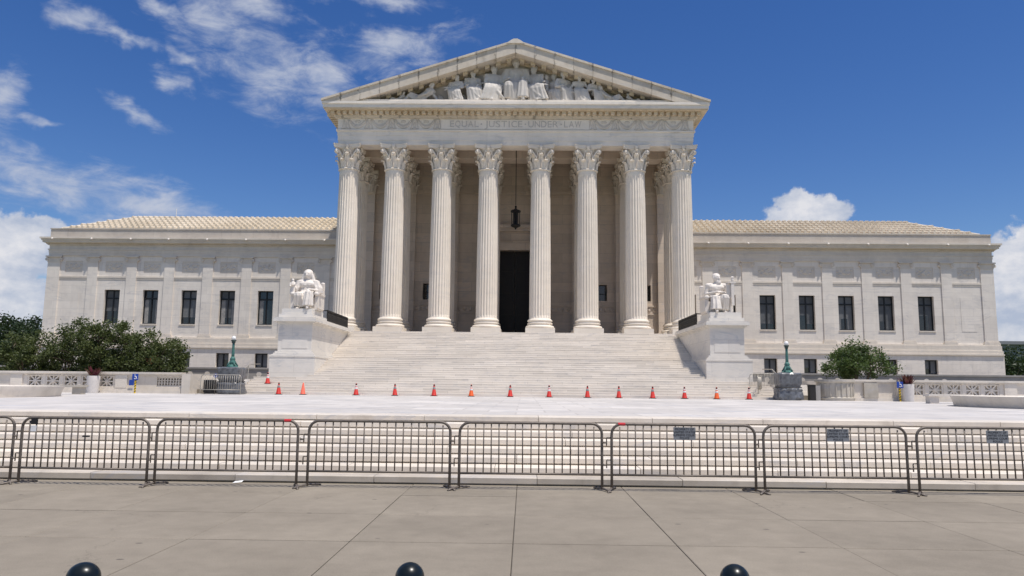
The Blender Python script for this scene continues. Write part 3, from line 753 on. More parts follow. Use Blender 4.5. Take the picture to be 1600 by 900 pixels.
# tympanum and raking cornice
SL = (30.28 - 25.12) / 16.12
cb(MB().prism([(-15.2, 25.2), (15.2, 25.2), (0, 25.2 + 15.2 * SL - 0.4)], 61.0, 61.9, 'y'), 'tympanum', 'parapet')  # recess darkened by its stone colour so the heads stand out
ang = math.atan(SL); nst = 10
for s in (-1, 1):
    L = 16.12 / math.cos(ang)
    for i in range(nst):
        t0, t1 = i / nst, (i + 1) / nst
        x0, x1 = 16.12 * (1 - t0), 16.12 * (1 - t1)
        gp = 0.010
        def rz(xv): return 25.12 + (16.12 - xv) * SL
        xa, xb = x0 - gp, x1 + gp
        zb = lambda xv: max(rz(xv) - 1.02, 25.03)
        poly = [(s * xa, zb(xa)), (s * xb, zb(xb)), (s * xb, rz(xb)), (s * xa, rz(xa))]
        # a break in the lower edge where the stone meets the level cornice
        xk = 16.12 - (25.03 + 1.02 - 25.12) / SL
        if xa > xk > xb: poly = [(s * xa, 25.03), (s * xk, 25.03), (s * xb, zb(xb)), (s * xb, rz(xb)), (s * xa, rz(xa))]
        if s > 0: poly = poly[::-1]
        stn = cb(MB().prism(poly, 59.30, 60.1, 'y'), 'raking_stone', 'rake', org=(s * (x0 + x1) / 2, 59.7, rz((x0 + x1) / 2)))
        # the crowning lip on each stone
        lip = [(s * xa, rz(xa) - 0.10), (s * xb, rz(xb) - 0.10), (s * xb, rz(xb) + 0.075), (s * xa, rz(xa) + 0.075)]
        if s > 0: lip = lip[::-1]
        build(MB().prism(lip, 59.20, 59.297, 'y'), 'lip', 'rake', stn)
    # soffit, bed moulding and raking modillions behind the stones
    def slab(d0, d1, ya, yb, name, mat, xo=15.3):
        zz = lambda xv, d: 25.12 + (16.12 - xv) * SL - d
        p = [(s * xo, zz(xo, d1)), (0, zz(0, d1)), (0, zz(0, d0)), (s * xo, zz(xo, d0))]
        if s > 0: p = p[::-1]
        cb(MB().prism(p, ya, yb, 'y'), name, mat)
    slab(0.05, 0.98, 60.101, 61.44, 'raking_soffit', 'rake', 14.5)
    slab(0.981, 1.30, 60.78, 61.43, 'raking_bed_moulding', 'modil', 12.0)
    rm = MB()
    for i in range(14):
        xv = 0.55 + i * 0.92
        zt = 25.12 + (16.12 - xv) * SL - 0.985
        if zt < 25.5: continue
        m4 = MB().box(-0.19, 0.19, 60.12, 60.77, -0.30, 0.0)
        m4.v = [(s * xv + p[0], p[1], zt + p[2] - (p[0] * s) * SL) for p in m4.v]
        rm.add(m4.v, m4.f)
    cb(rm, 'raking_modillions', 'modil', kind='stuff')
    # roof slope behind the raking cornice
    p = [(s * 16.0, 25.03 + 0.1), (0, 30.20), (0, 29.9), (s * 16.0, 24.83)]
    if s > 0: p = p[::-1]
    cb(MB().prism(p, 61.95, YB, 'y'), 'portico_roof', 'tile')
cb(MB().prism([(-0.75, 30.06), (0.75, 30.06), (0.42, 30.30), (0.16, 30.44), (-0.16, 30.44), (-0.42, 30.30)], 59.18, 60.3, 'y'), 'apex_block', 'trim')
# central block behind the portico
for s in (-1, 1):
    cb(MB().box(min(s * 14.0, s * 15.1), max(s * 14.0, s * 15.1), YW + 0.001, YB, 0.6, 24.8), 'central_block_wall', 'wall')
cb(MB().box(-14.0, 14.0, YB - 1, YB, 0.6, 24.8), 'central_block_back', 'wall')

# --- inscription
cb(MB().box(-6.2, 6.2, 60.385, 60.439, 22.99, 23.85), 'inscription_panel', 'entab')
for (wd_, xa, xb) in (('EQUAL', -5.45, -3.05), ('JUSTICE', -2.55, 0.62), ('UNDER', 1.12, 3.62), ('LAW', 4.12, 5.55)):
    for li, ch in enumerate(wd_):
        tm = text_mesh(ch, 0.80, 'letter', 0.012)
        wdt = {'I': 0.35, 'J': 0.6, 'E': 0.8, 'L': 0.8, 'S': 0.85, 'W': 1.35}.get(ch, 1.05)
        tot = sum({'I': 0.35, 'J': 0.6, 'E': 0.8, 'L': 0.8, 'S': 0.85, 'W': 1.35}.get(c_, 1.05) for c_ in wd_) + 0.22 * (len(wd_) - 1)
        pre = sum({'I': 0.35, 'J': 0.6, 'E': 0.8, 'L': 0.8, 'S': 0.85, 'W': 1.35}.get(c_, 1.05) for c_ in wd_[:li]) + 0.22 * li
        kx = (xb - xa) / tot; xs_ = [v.co.x for v in tm.vertices]; ww = max(xs_) - min(xs_); mxx = (max(xs_) + min(xs_)) / 2
        for v in tm.vertices: v.co.x = (v.co.x - mxx) * (wdt * kx / ww if ch != 'I' else 1.0)
        put('letter', tm, CH, Vector((xa + (pre + wdt / 2) * kx, 60.374, 23.42)) - wl(CH), (PI / 2, 0, 0))
for xd in (-2.82, 0.87, 3.87):
    cb(MB().box(xd - 0.06, xd + 0.06, 60.36, 60.3845, 23.38, 23.50), 'interpunct', 'letter')

# --- frieze garlands: hanging swags between candelabra
GW = 1.93
def swag():
    mb = MB()
    for (dz, rr) in ((0.0, 0.115), (0.14, 0.06)):
        pts = []; rad = []
        for k in range(13):
            t = -1 + k / 6.0; pts.append((t * (GW / 2 - 0.26), 0, 0.34 - 0.62 * (1 - t * t) + dz)); rad.append(rr * (0.55 + 0.6 * (1 - t * t)))
        mb.tube(pts, rad, 7)
    for k in range(15):
        t = -0.9 + 1.8 * k / 14; mb.ellips((t * (GW / 2 - 0.26), -0.06, 0.34 - 0.62 * (1 - t * t) + 0.03 * (k % 2)), (0.075, 0.07, 0.075), 6, 4)
    mb.ellips((0, 0.03, 0.20), (0.24, 0.06, 0.16), 10, 5)
    return mb
def cand():
    mb = MB()
    mb.lathe([(0.20, -0.44), (0.22, -0.38), (0.10, -0.30), (0.09, -0.1), (0.14, 0.0), (0.08, 0.06), (0.07, 0.28), (0.16, 0.36), (0.17, 0.44)], 10)
    for sd in (-1, 1):
        mb.tube([(sd * 0.16, 0, 0.40), (sd * 0.20, -0.02, 0.1), (sd * 0.26, -0.02, -0.2), (sd * 0.34, 0, -0.42)], [0.07, 0.05, 0.05, 0.075], 6)
    return mb
sw_me = swag().mesh('garland', 'carve', True); cd_me = cand().mesh('candelabrum', 'carve', True)
for s in (-1, 1):
    for i in range(5):
        xg = s * (6.42 + GW * i)
        put('candelabrum', cd_me, CH, Vector((s * (6.5 + GW * i), 60.43, 23.42)) - wl(CH), (0, 0, 0), (1, 0.5, 0.98))
        xm = s * (6.5 + GW * (i + 0.5))
        if abs(xm) < 14.6: put('garland', sw_me, CH, Vector((xm, 60.42, 23.44)) - wl(CH), (0, 0, 0), (1, 0.5, 1))

# --- wings
YG = 72.0
PILX = [41.52, 37.66, 33.92, 30.12, 26.3, 22.45, 18.62]
WINX = [16.72, 20.53, 24.34, 28.1, 31.86, 35.66, 39.46]
frm_me = {}
def window_meshes(wd, ht, key, mull):
    hw = wd / 2; t = 0.085
    mb = MB().box(-hw, -hw + t, -0.05, 0.06, 0, ht).box(hw - t, hw, -0.05, 0.06, 0, ht).box(-hw + t, hw - t, -0.05, 0.06, 0, t).box(-hw + t, hw - t, -0.05, 0.06, ht - t, ht)
    mb.box(-0.05, 0.05, -0.04, 0.05, t, ht - t)
    if mull: mb.box(-hw + t, -0.05, -0.04, 0.05, ht * 0.735, ht * 0.735 + 0.13).box(0.05, hw - t, -0.04, 0.05, ht * 0.735, ht * 0.735 + 0.13)
    fm = mb.mesh('frame', 'frame')
    return fm
FM1 = window_meshes(1.52, 3.32, 'main', True); FM0 = window_meshes(1.24, 1.36, 'base', False)
rw = random.Random(21)
for s in (-1, 1):
    def B(x0, x1, y0, y1, z0, z1): return (min(s * x0, s * x1), max(s * x0, s * x1), y0, y1, z0, z1)
    XE = 46.05
    # main wall with window openings
    wa = MB(); cur = 15.12
    for wxx in WINX:
        a, b = wxx - 0.76, wxx + 0.76
        wa.box(*B(cur, a, YG, YG + 0.7, 5.3, 12.3)); wa.box(*B(a, b, YG, YG + 0.7, 10.62, 12.3)); wa.box(*B(a, b, YG, YG + 0.7, 5.3, 7.30)); cur = b
    wa.box(*B(cur, XE - 0.2, YG, YG + 0.7, 5.3, 12.3))
    cur = 15.12
    for wxx in WINX + [43.45]:
        a, b = wxx - 0.86, wxx + 0.86
        wa.box(*B(cur, a, YG, YG + 0.7, 12.3, 13.95)); wa.box(*B(a, b, YG, YG + 0.7, 13.45, 13.95)); cur = b
    wa.box(*B(cur, XE - 0.2, YG, YG + 0.7, 12.3, 13.95))
    wa.box(*B(XE - 0.9, XE - 0.2, YG + 0.7, YB, 5.3, 13.95))
    wall = cb(wa, 'wing_wall', 'wall')
    # basement
    wb = MB(); cur = 15.12
    for wxx in WINX:
        a, b = wxx - 0.62, wxx + 0.62
        wb.box(*B(cur, a, YG - 0.32, YG + 0.5, 0.6, 4.98)); wb.box(*B(a, b, YG - 0.32, YG + 0.5, 4.52, 4.98)); wb.box(*B(a, b, YG - 0.32, YG + 0.5, 0.6, 3.16)); cur = b
    wb.box(*B(cur, XE + 0.28, YG - 0.32, YG + 0.5, 0.6, 4.98)); wb.box(*B(XE - 0.5, XE + 0.28, YG + 0.5, YB, 0.6, 4.98))
    cb(wb, 'basement_wall', 'wall')
    for (d, z0, z1) in ((0.44, 4.981, 5.12), (0.36, 5.121, 5.42), (0.27, 5.421, 5.9), (0.20, 5.901, 6.02)):
        cb(MB().box(*B(15.12, XE - 0.02 + d * 0.7, YG - d, YG - 0.001, z0, z1)).box(*B(XE - 0.199, XE - 0.02 + d * 0.7, YG, YB, z0, z1)), 'base_course', 'trim')
    # pilasters
    for px in PILX + [45.42]:
        pw = 0.5 if px < 45 else 0.62
        p = cb(MB().box(*B(px - pw, px + pw, YG - 0.09, YG - 0.001, 6.36, 13.3)), 'wing_pilaster', 'wall', org=(s * px, YG - 0.1, 6.02))
        build(MB().box(*B(px - pw - 0.14, px + pw + 0.14, YG - 0.19, YG - 0.001, 6.021, 6.18)).box(*B(px - pw - 0.09, px + pw + 0.09, YG - 0.16, YG - 0.002, 6.181, 6.28)).box(*B(px - pw - 0.05, px + pw + 0.05, YG - 0.12, YG - 0.003, 6.281, 6.36)), 'base', 'trim', p)
        cp = MB().box(*B(px - pw - 0.03, px + pw + 0.03, YG - 0.13, YG - 0.001, 13.3, 13.42)).box(*B(px - pw - 0.02, px + pw + 0.02, YG - 0.12, YG - 0.001, 13.42, 13.80)).box(*B(px - pw - 0.17, px + pw + 0.17, YG - 0.26, YG - 0.001, 13.80, 13.93))
        for sd in (-1, 1):
            xc = s * px + sd * (pw + 0.09)
            pts = []
            for q in range(14):
                aa = 2 * PI * 1.4 * q / 13; rr = 0.17 * (1 - 0.65 * q / 13); pts.append((xc + sd * -rr * math.sin(aa), YG - 0.15, 13.60 + rr * math.cos(aa)))
            cp.tube(pts, 0.055, 6)
            cp.tube([(xc, YG - 0.17, 13.60), (xc, YG - 0.02, 13.60)], 0.15, 10)
        build(cp, 'capital', 'trim', p)
    # bays: belt course, carved panel, side blank panel
    edges = [15.12] + sorted([q for p_ in PILX + [45.42] for q in (p_ - (0.5 if p_ < 45 else 0.62), p_ + (0.5 if p_ < 45 else 0.62))])
    bays = [(edges[i], edges[i + 1]) for i in range(0, len(edges) - 1, 2)]
    for (a, b) in bays:
        if b - a < 1.0: continue
        cb(MB().box(*B(a + 0.002, b - 0.002, YG - 0.035, YG - 0.001, 11.62, 11.78)).box(*B(a + 0.002, b - 0.002, YG - 0.065, YG - 0.001, 11.781, 11.95)), 'belt_course', 'trim')
    for xm in WINX + [43.45]:
        pn = cb(MB().box(*B(xm - 0.86, xm + 0.86, YG + 0.045, YG + 0.3, 12.3, 13.45)), 'carved_panel', 'trim', org=(s * xm, YG, 12.9))
        cv = MB()
        for q in range(9):
            tq = -1 + q / 4.0
            cv.ellips((s * xm + tq * 0.66, YG + 0.05, 12.9 + 0.24 * math.cos(tq * 5 + q)), (0.12, 0.03, 0.15), 7, 4)
        cv.ellips((s * xm, YG + 0.05, 12.9), (0.2, 0.03, 0.3), 9, 5)
        build(cv, 'relief', 'trim', pn, True)
    xm = 43.45
    cb(MB().box(*B(xm - 0.72, xm + 0.72, YG - 0.02, YG - 0.001, 7.25, 10.55)), 'blank_panel', 'wall')
    # windows
    for i, wxx in enumerate(WINX):
        if wxx < 18 and s < 0: pass
        xw = s * wxx
        wn_ = cb(MB().box(xw - 0.755, xw + 0.755, YG + 0.42, YG + 0.45, 7.302, 10.618), 'window', 'glass', org=(xw, YG + 0.36, 7.30))
        put('frame', FM1, wn_)
        build(MB().box(xw - 0.80, xw + 0.80, YG - 0.06, YG - 0.001, 7.18, 7.298), 'sill', 'trim', wn_)
        # blinds and curtains drawn to different heights behind the frame
        kind = 'blind' if s > 0 or i in (4, 6) else rw.choice(['curtain', 'both', 'both'])
        dd = YG + 0.415
        if kind in ('blind', 'both'):
            zz = rw.choice([7.38, 7.38, 7.9]) if s > 0 else (8.55 if i == 6 else rw.choice([7.38, 8.0]))
            build(MB().box(xw - 0.66, xw + 0.66, dd - 0.004, dd, zz, 10.5), 'blind', rw.choice(['blind', 'blind2', 'blind2']), wn_)
        if kind in ('curtain', 'both'):
            for sd in ((-1, 1) if rw.random() < 0.5 else (rw.choice((-1, 1)),)):
                cw = rw.uniform(0.16, 0.4); mb = MB(); x0 = xw + sd * 0.66
                for q in range(5):
                    xa = x0 - sd * cw * q / 5.0; xb = x0 - sd * cw * (q + 1) / 5.0
                    mb.box(min(xa, xb), max(xa, xb), dd - 0.012 - 0.012 * (q % 2), dd - 0.006, 7.35, 9.7)
                build(mb, 'curtain', 'curtain', wn_)
        if s > 0 and i in (3, 4, 5, 6):     # dark boxes standing on the sill inside
            bxw, bxo, bxh = {3: (0.62, -0.32, 1.35), 4: (0.62, -0.1, 1.05), 5: (0.5, -0.25, 0.82), 6: (0.8, -0.12, 1.4)}[i]
            build(MB().box(xw + bxo - bxw / 2, xw + bxo + bxw / 2, dd - 0.014, dd - 0.007, 7.38, 7.38 + bxh), 'dark_box', 'glass', wn_)
        bw = cb(MB().box(xw - 0.615, xw + 0.615, YG + 0.06, YG + 0.09, 3.162, 4.518), 'basement_window', 'glass', org=(xw, YG + 0.0, 3.16))
        put('frame', FM0, bw)
        build(MB().box(xw - 0.53, xw - 0.06, YG + 0.05, YG + 0.056, rw.choice((3.25, 3.7)), 4.42).box(xw + 0.06, xw + 0.53, YG + 0.05, YG + 0.056, rw.choice((3.25, 3.25, 3.9)), 4.42), 'blind', 'blind', bw)
    # entablature and cornice of the wing
    for (d, z0, z1, nm) in ((0.12, 13.951, 14.25, 'wing_architrave'), (0.15, 14.251, 14.52, 'wing_architrave'), (0.21, 14.521, 14.62, 'wing_moulding'), (0.12, 14.621, 15.0, 'wing_frieze'),
                            (0.26, 15.001, 15.08, 'wing_moulding'), (0.36, 15.15, 15.22, 'wing_moulding'), (0.55, 15.221, 15.40, 'wing_cornice'), (0.63, 15.401, 15.56, 'wing_cornice'), (0.73, 15.561, 15.72, 'wing_cornice')):
        e = d * 1.12
        cb(MB().box(*B(15.12, XE + e - 0.2, YG - d, YG + 0.8, z0, z1)).box(*B(XE - 0.6, XE + e - 0.2, YG + 0.8, YB, z0, z1)), nm, 'trim')
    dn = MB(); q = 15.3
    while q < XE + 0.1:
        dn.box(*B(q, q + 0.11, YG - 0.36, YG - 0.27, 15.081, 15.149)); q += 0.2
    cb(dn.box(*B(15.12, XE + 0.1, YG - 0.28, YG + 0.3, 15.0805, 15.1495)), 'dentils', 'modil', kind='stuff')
    for px in PILX + [45.42]:
        lh = MB().ellips((s * px, YG - 0.70, 15.54), (0.12, 0.11, 0.12), 12, 8).ellips((s * px, YG - 0.78, 15.51), (0.07, 0.07, 0.06), 8, 6)
        for sd in (-1, 1): lh.ellips((s * px + sd * 0.10, YG - 0.69, 15.64), (0.04, 0.04, 0.045), 6, 5)
        cb(lh, 'cornice_boss', 'statue', True, org=(s * px, YG - 0.70, 15.54))
    # parapet
    cb(MB().box(*B(15.12, XE - 0.05, YG - 0.10, YG + 0.5, 15.721, 16.60)).box(*B(XE - 0.85, XE - 0.05, YG + 0.5, YB, 15.721, 16.60)), 'parapet', 'parapet')
    cb(MB().box(*B(15.12, XE, YG - 0.16, YG + 0.55, 16.601, 16.70)).box(*B(XE - 0.9, XE, YG + 0.55, YB, 16.601, 16.70)), 'parapet_coping', 'parapet')
    # tiled roof with hipped end: stepped pan courses and rolls over the joints
    y0r, z0r, y1r, z1r = YG + 0.45, 16.68, 77.2, 18.95
    run = y1r - y0r; rise = z1r - z0r; xh = XE - 0.75
    rows = 6; tl = MB()
    for j in range(rows):
        ta, tb = j / rows, (j + 1) / rows
        ya, yb_ = y0r + run * ta, y0r + run * tb; za, zb_ = z0r + rise * ta, z0r + rise * tb
        xa, xb = xh - run * ta, xh - run * tb
        v = [(s * 15.1, ya, za + 0.20), (s * xa, ya, za + 0.20), (s * xb, yb_, zb_ + 0.0), (s * 15.1, yb_, zb_ + 0.0), (s * 15.1, ya, za - 0.05), (s * xa, ya, za - 0.05)]
        tl.add(v, [(0, 1, 2, 3) if s > 0 else (3, 2, 1, 0), (4, 5, 1, 0) if s > 0 else (0, 1, 5, 4)])
        # the hipped end
        v = [(s * xa, ya, za + 0.07), (s * xa, 90, za + 0.07), (s * xb, 90, zb_), (s * xb, yb_, zb_)]
        tl.add(v, [(0, 1, 2, 3) if s > 0 else (3, 2, 1, 0)])
        q = 15.3
        while q < xa - 0.1:
            if q < xb + 0.1:
                w_ = 0.15
                vs = []
                for (yy, zz, lift) in ((ya - 0.05, za + 0.10, 0.34), (yb_, zb_ + 0.02, 0.17)):
                    for (dx, dz) in ((-w_, 0), (-w_ * 0.7, lift * 0.75), (0, lift), (w_ * 0.7, lift * 0.75), (w_, 0)): vs.append((s * q + dx, yy, zz + dz))
                tl.add(vs, [(0, 1, 6, 5), (1, 2, 7, 6), (2, 3, 8, 7), (3, 4, 9, 8), (0, 1, 2, 3, 4)])
            q += 0.57
    # ridge and hip caps
    tl.tube([(s * 15.1, y1r, z1r + 0.02), (s * (xh - run), y1r, z1r + 0.02)], 0.13, 8)
    tl.tube([(s * xh, y0r, z0r + 0.08), (s * (xh - run), y1r, z1r + 0.04)], 0.12, 8)
    q = 15.4
    while q < xh - run: tl.ellips((s * q, y1r - 0.05, z1r + 0.12), (0.09, 0.10, 0.15), 6, 4); q += 0.57
    cb(tl, 'roof_tiles', 'tile', kind='stuff')
    cb(MB().box(*B(15.1, xh - run, y1r, 92, 18.7, 18.9)), 'roof_deck', 'tile')


# ------------------------------------------------------------------ carved figures
def folds(mb, path, n=20, depth=0.10, nf=9, ph=0.0):
    """a closed cloth-like loft: path of (centre, rx, ry); ridges run along it"""
    rings = []
    m = n * 3
    for k, (c, rx, ry) in enumerate(path):
        r = []
        for i in range(m):
            a = 2 * PI * i / m
            q = 1 + depth * math.sin(nf * a + ph + 0.35 * k) * (0.25 if k == 0 else 1.0)
            r.append((c[0] + rx * q * math.cos(a), c[1] + ry * q * math.sin(a), c[2]))
        rings.append(r)
    mb.ring(rings)


def seated(s=1.0, robe=True, hood=False, lean=0.0, turn=0.0, side=0.0, arms='rest', knee=0.0, bare=False, beard=False, skirt=False):
    """a seated figure facing -Y, feet on z=0; seat 0.45, head top about 1.34 (times s)"""
    mb = MB()
    hipz = 0.52; sx = side
    sh = Vector((sx * 0.35 + 0.0, -lean * 0.5, 1.00)); hip = Vector((0, 0.02, hipz))
    mid = (sh + hip) / 2
    # trunk
    mb.capsule(hip + Vector((-0.09, 0, 0.02)), hip + Vector((0.09, 0, 0.02)), 0.155, 0.155)
    mb.capsule(hip + Vector((0, 0, 0.08)), mid, 0.15, 0.145)
    mb.capsule(mid, sh - Vector((0, 0, 0.12)), 0.145, 0.165)
    mb.capsule(sh + Vector((-0.16, 0, -0.04)), sh + Vector((0.16, 0, -0.04)), 0.085, 0.085)
    mb.capsule(sh + Vector((-0.09, -0.05, -0.13)), sh + Vector((0.09, -0.05, -0.13)), 0.12, 0.12)
    # neck and head
    hd = sh + Vector((math.sin(turn) * 0.02 + sx * 0.1, -0.02 - lean * 0.15, 0.205))
    mb.capsule(sh + Vector((0, 0, -0.02)), hd - Vector((0, 0, 0.04)), 0.062, 0.056)
    head0 = len(mb.v)
    mb.ellips(hd + Vector((0, 0, 0.0)), (0.083, 0.098, 0.122))
    fx, fy = math.sin(turn), -math.cos(turn)
    f = Vector((fx, fy, 0)); sd_ = Vector((-fy, fx, 0))
    mb.capsule(hd + f * 0.09 + Vector((0, 0, 0.02)), hd + f * 0.112 + Vector((0, 0, -0.02)), 0.012, 0.019, 8)     # nose
    mb.capsule(hd + f * 0.075 - sd_ * 0.028 + Vector((0, 0, 0.04)), hd + f * 0.075 + sd_ * 0.028 + Vector((0, 0, 0.04)), 0.022, 0.022, 8)  # brow
    mb.capsule(hd + f * 0.08 - sd_ * 0.02 + Vector((0, 0, -0.05)), hd + f * 0.08 + sd_ * 0.02 + Vector((0, 0, -0.05)), 0.014, 0.014, 8)   # mouth
    if not hood: mb.ellips(hd + f * 0.06 + Vector((0, 0, -0.095)), (0.042, 0.042, 0.034), 8, 6)     # chin
    if beard: mb.ellips(hd + f * 0.07 + Vector((0, 0, -0.13)), (0.06, 0.05, 0.085), 10, 6)
    if hood:
        mb.ellips(hd + Vector((0, 0.035, 0.03)), (0.112, 0.105, 0.13)); mb.capsule(hd + Vector((-0.085, 0.02, 0)), sh + Vector((-0.13, -0.0, 0)), 0.04, 0.05); mb.capsule(hd + Vector((0.085, 0.02, 0)), sh + Vector((0.13, 0.0, 0)), 0.04, 0.05)
    else:
        mb.ellips(hd + Vector((0, 0.025, 0.045)), (0.096, 0.10, 0.098)); mb.ellips(hd - sd_ * 0.085 + Vector((0, 0.01, 0)), (0.018, 0.03, 0.035), 8, 6); mb.ellips(hd + sd_ * 0.085 + Vector((0, 0.01, 0)), (0.018, 0.03, 0.035), 8, 6)
    HS = 1.22
    mb.v = [tuple(hd + (Vector(p) - hd) * HS) if (i_ >= head0 and i_ < len(mb.v)) else p for i_, p in enumerate(mb.v)]
    # legs
    for q in (-1, 1):
        h0 = hip + Vector((q * 0.10, -0.02, 0.0)); kx = q * (0.15 + 0.03 * knee)
        dk = 0.06 if q > 0 else 0.0
        kn = Vector((kx, -0.45 - dk * 0.5, 0.50 + dk * 0.6)); an = Vector((kx * 0.95 + q * 0.0, -0.47 + (0.14 if q * (knee or 1) < 0 else -0.06), 0.07))
        mb.capsule(h0, kn, 0.105, 0.082); mb.capsule(kn, (kn + an) / 2 + Vector((0, 0.02, 0)), 0.078, 0.068); mb.capsule((kn + an) / 2 + Vector((0, 0.02, 0)), an, 0.066, 0.045)
        mb.capsule(an + Vector((0, 0.03, -0.03)), an + Vector((q * 0.02, -0.14, -0.045)), 0.045, 0.032)
        if robe and not skirt:
            folds(mb, [(kn + Vector((0, 0.02, 0.05)), 0.10, 0.09), (kn + Vector((0, 0.02, -0.06)), 0.115, 0.11), ((kn + an) / 2 + Vector((0, 0.03, 0)), 0.12, 0.13), (an + Vector((0, 0.06, 0.04)), 0.135, 0.16)], depth=0.16, nf=7, ph=q)
    if robe:
        # lap cloth hanging between the knees
        pts = [(hip + Vector((0, -0.10, 0.10)), 0.20, 0.13), (hip + Vector((0, -0.26, 0.04)), 0.21, 0.14), (hip + Vector((0, -0.36, -0.16)), 0.17, 0.09), (hip + Vector((0, -0.34, -0.44)), 0.16, 0.08)]
        folds(mb, pts, depth=0.11, nf=8)
        folds(mb, [(sh + Vector((0, 0, -0.02)), 0.20, 0.12), (sh + Vector((0, -0.01, -0.16)), 0.215, 0.165), (mid + Vector((0, -0.01, 0)), 0.185, 0.165), (hip + Vector((0, -0.02, 0.1)), 0.21, 0.18)], depth=0.045 if bare else 0.085, nf=10)
        if skirt:      # one cloth over both knees, falling in long folds to the feet, swung to one side
            sw_ = 0.05 * (1 if knee >= 0 else -1)
            folds(mb, [(Vector((0, -0.22, 0.62)), 0.20, 0.16), (Vector((sw_, -0.42, 0.585)), 0.27, 0.11), (Vector((sw_ * 1.5, -0.47, 0.44)), 0.27, 0.12), (Vector((sw_ * 2.5, -0.44, 0.22)), 0.285, 0.14), (Vector((sw_ * 3.5, -0.42, 0.03)), 0.31, 0.17)], depth=0.13, nf=13, ph=knee)
            for k in range(5):
                mb.tube([Vector((-0.24 + 0.03 * k, -0.36, 0.66 - 0.03 * k)), Vector((-0.08 + 0.05 * k, -0.56, 0.50 - 0.05 * k)), Vector((0.10 + 0.035 * k, -0.58, 0.26 - 0.03 * k)), Vector((0.22 + 0.02 * k, -0.52, 0.05))], [0.018, 0.026, 0.024, 0.015], 6)
        for k in range(4):        # draped rolls across the waist and lap
            z = hipz + 0.17 - 0.05 * k
            mb.tube([Vector((-0.21, -0.02, z + 0.03)), Vector((-0.1, -0.15 - 0.05 * k, z - 0.01)), Vector((0.08, -0.16 - 0.05 * k, z)), Vector((0.21, -0.02, z + 0.05))], 0.024, 6)
    # arms
    for q in (-1, 1):
        s0 = sh + Vector((q * 0.215, 0, -0.05))
        if arms == 'rest': e0 = s0 + Vector((q * 0.08, -0.04, -0.30)); h0 = Vector((q * 0.19, -0.40, 0.66))
        elif arms == 'lap': e0 = s0 + Vector((q * 0.07, 0.0, -0.29)); h0 = Vector((q * 0.05, -0.30, 0.70))
        elif arms == 'left_out': e0 = s0 + Vector((q * 0.10, -0.02, -0.28)); h0 = Vector((q * 0.34, -0.30, 0.80)) if q < 0 else Vector((0.16, -0.38, 0.66))
        elif arms == 'across': e0 = s0 + Vector((q * 0.06, -0.14, -0.26)); h0 = Vector((0.32, -0.34, 0.62 + 0.05 * q))
        elif arms == 'across_left': e0 = s0 + Vector((q * 0.06, -0.14, -0.26)); h0 = Vector((-0.32, -0.34, 0.66 + 0.05 * q))
        elif arms == 'wide': e0 = s0 + Vector((q * 0.16, -0.02, -0.28)); h0 = Vector((q * 0.30, -0.25, 0.52))
        else: e0 = s0 + Vector((q * 0.12, 0, -0.28)); h0 = Vector((q * 0.36, -0.28, 0.64))
        mb.ellips(s0, (0.085, 0.085, 0.09)); mb.capsule(s0, e0, 0.068, 0.056); mb.capsule(e0, h0, 0.054, 0.038)
        d = (h0 - e0).normalized()
        mb.ellips(h0 + d * 0.05, (0.045, 0.05, 0.032), 8, 6)
        for fi in range(4):
            fx_ = Vector((-0.03 + 0.02 * fi, 0, 0)); mb.capsule(h0 + d * 0.07 + fx_, h0 + d * (0.13 - 0.01 * abs(fi - 1.5)) + fx_ + Vector((0, 0, -0.03)), 0.013, 0.010, 6)
        mb.capsule(h0 + d * 0.03 + Vector((-q * 0.04, 0, 0)), h0 + d * 0.08 + Vector((-q * 0.065, 0, -0.01)), 0.013, 0.010, 6)
        if robe and not bare: folds(mb, [(s0 + Vector((0, 0, 0.06)), 0.09, 0.09), (s0 + Vector((q * 0.03, 0, -0.1)), 0.115, 0.11), ((s0 + e0) / 2 + Vector((q * 0.02, 0, -0.05)), 0.12, 0.12), (e0 + Vector((0, 0, -0.05)), 0.09, 0.11)], depth=0.10, nf=6)
    mb.v = [(p[0] * s, p[1] * s, p[2] * s) for p in mb.v]
    return mb


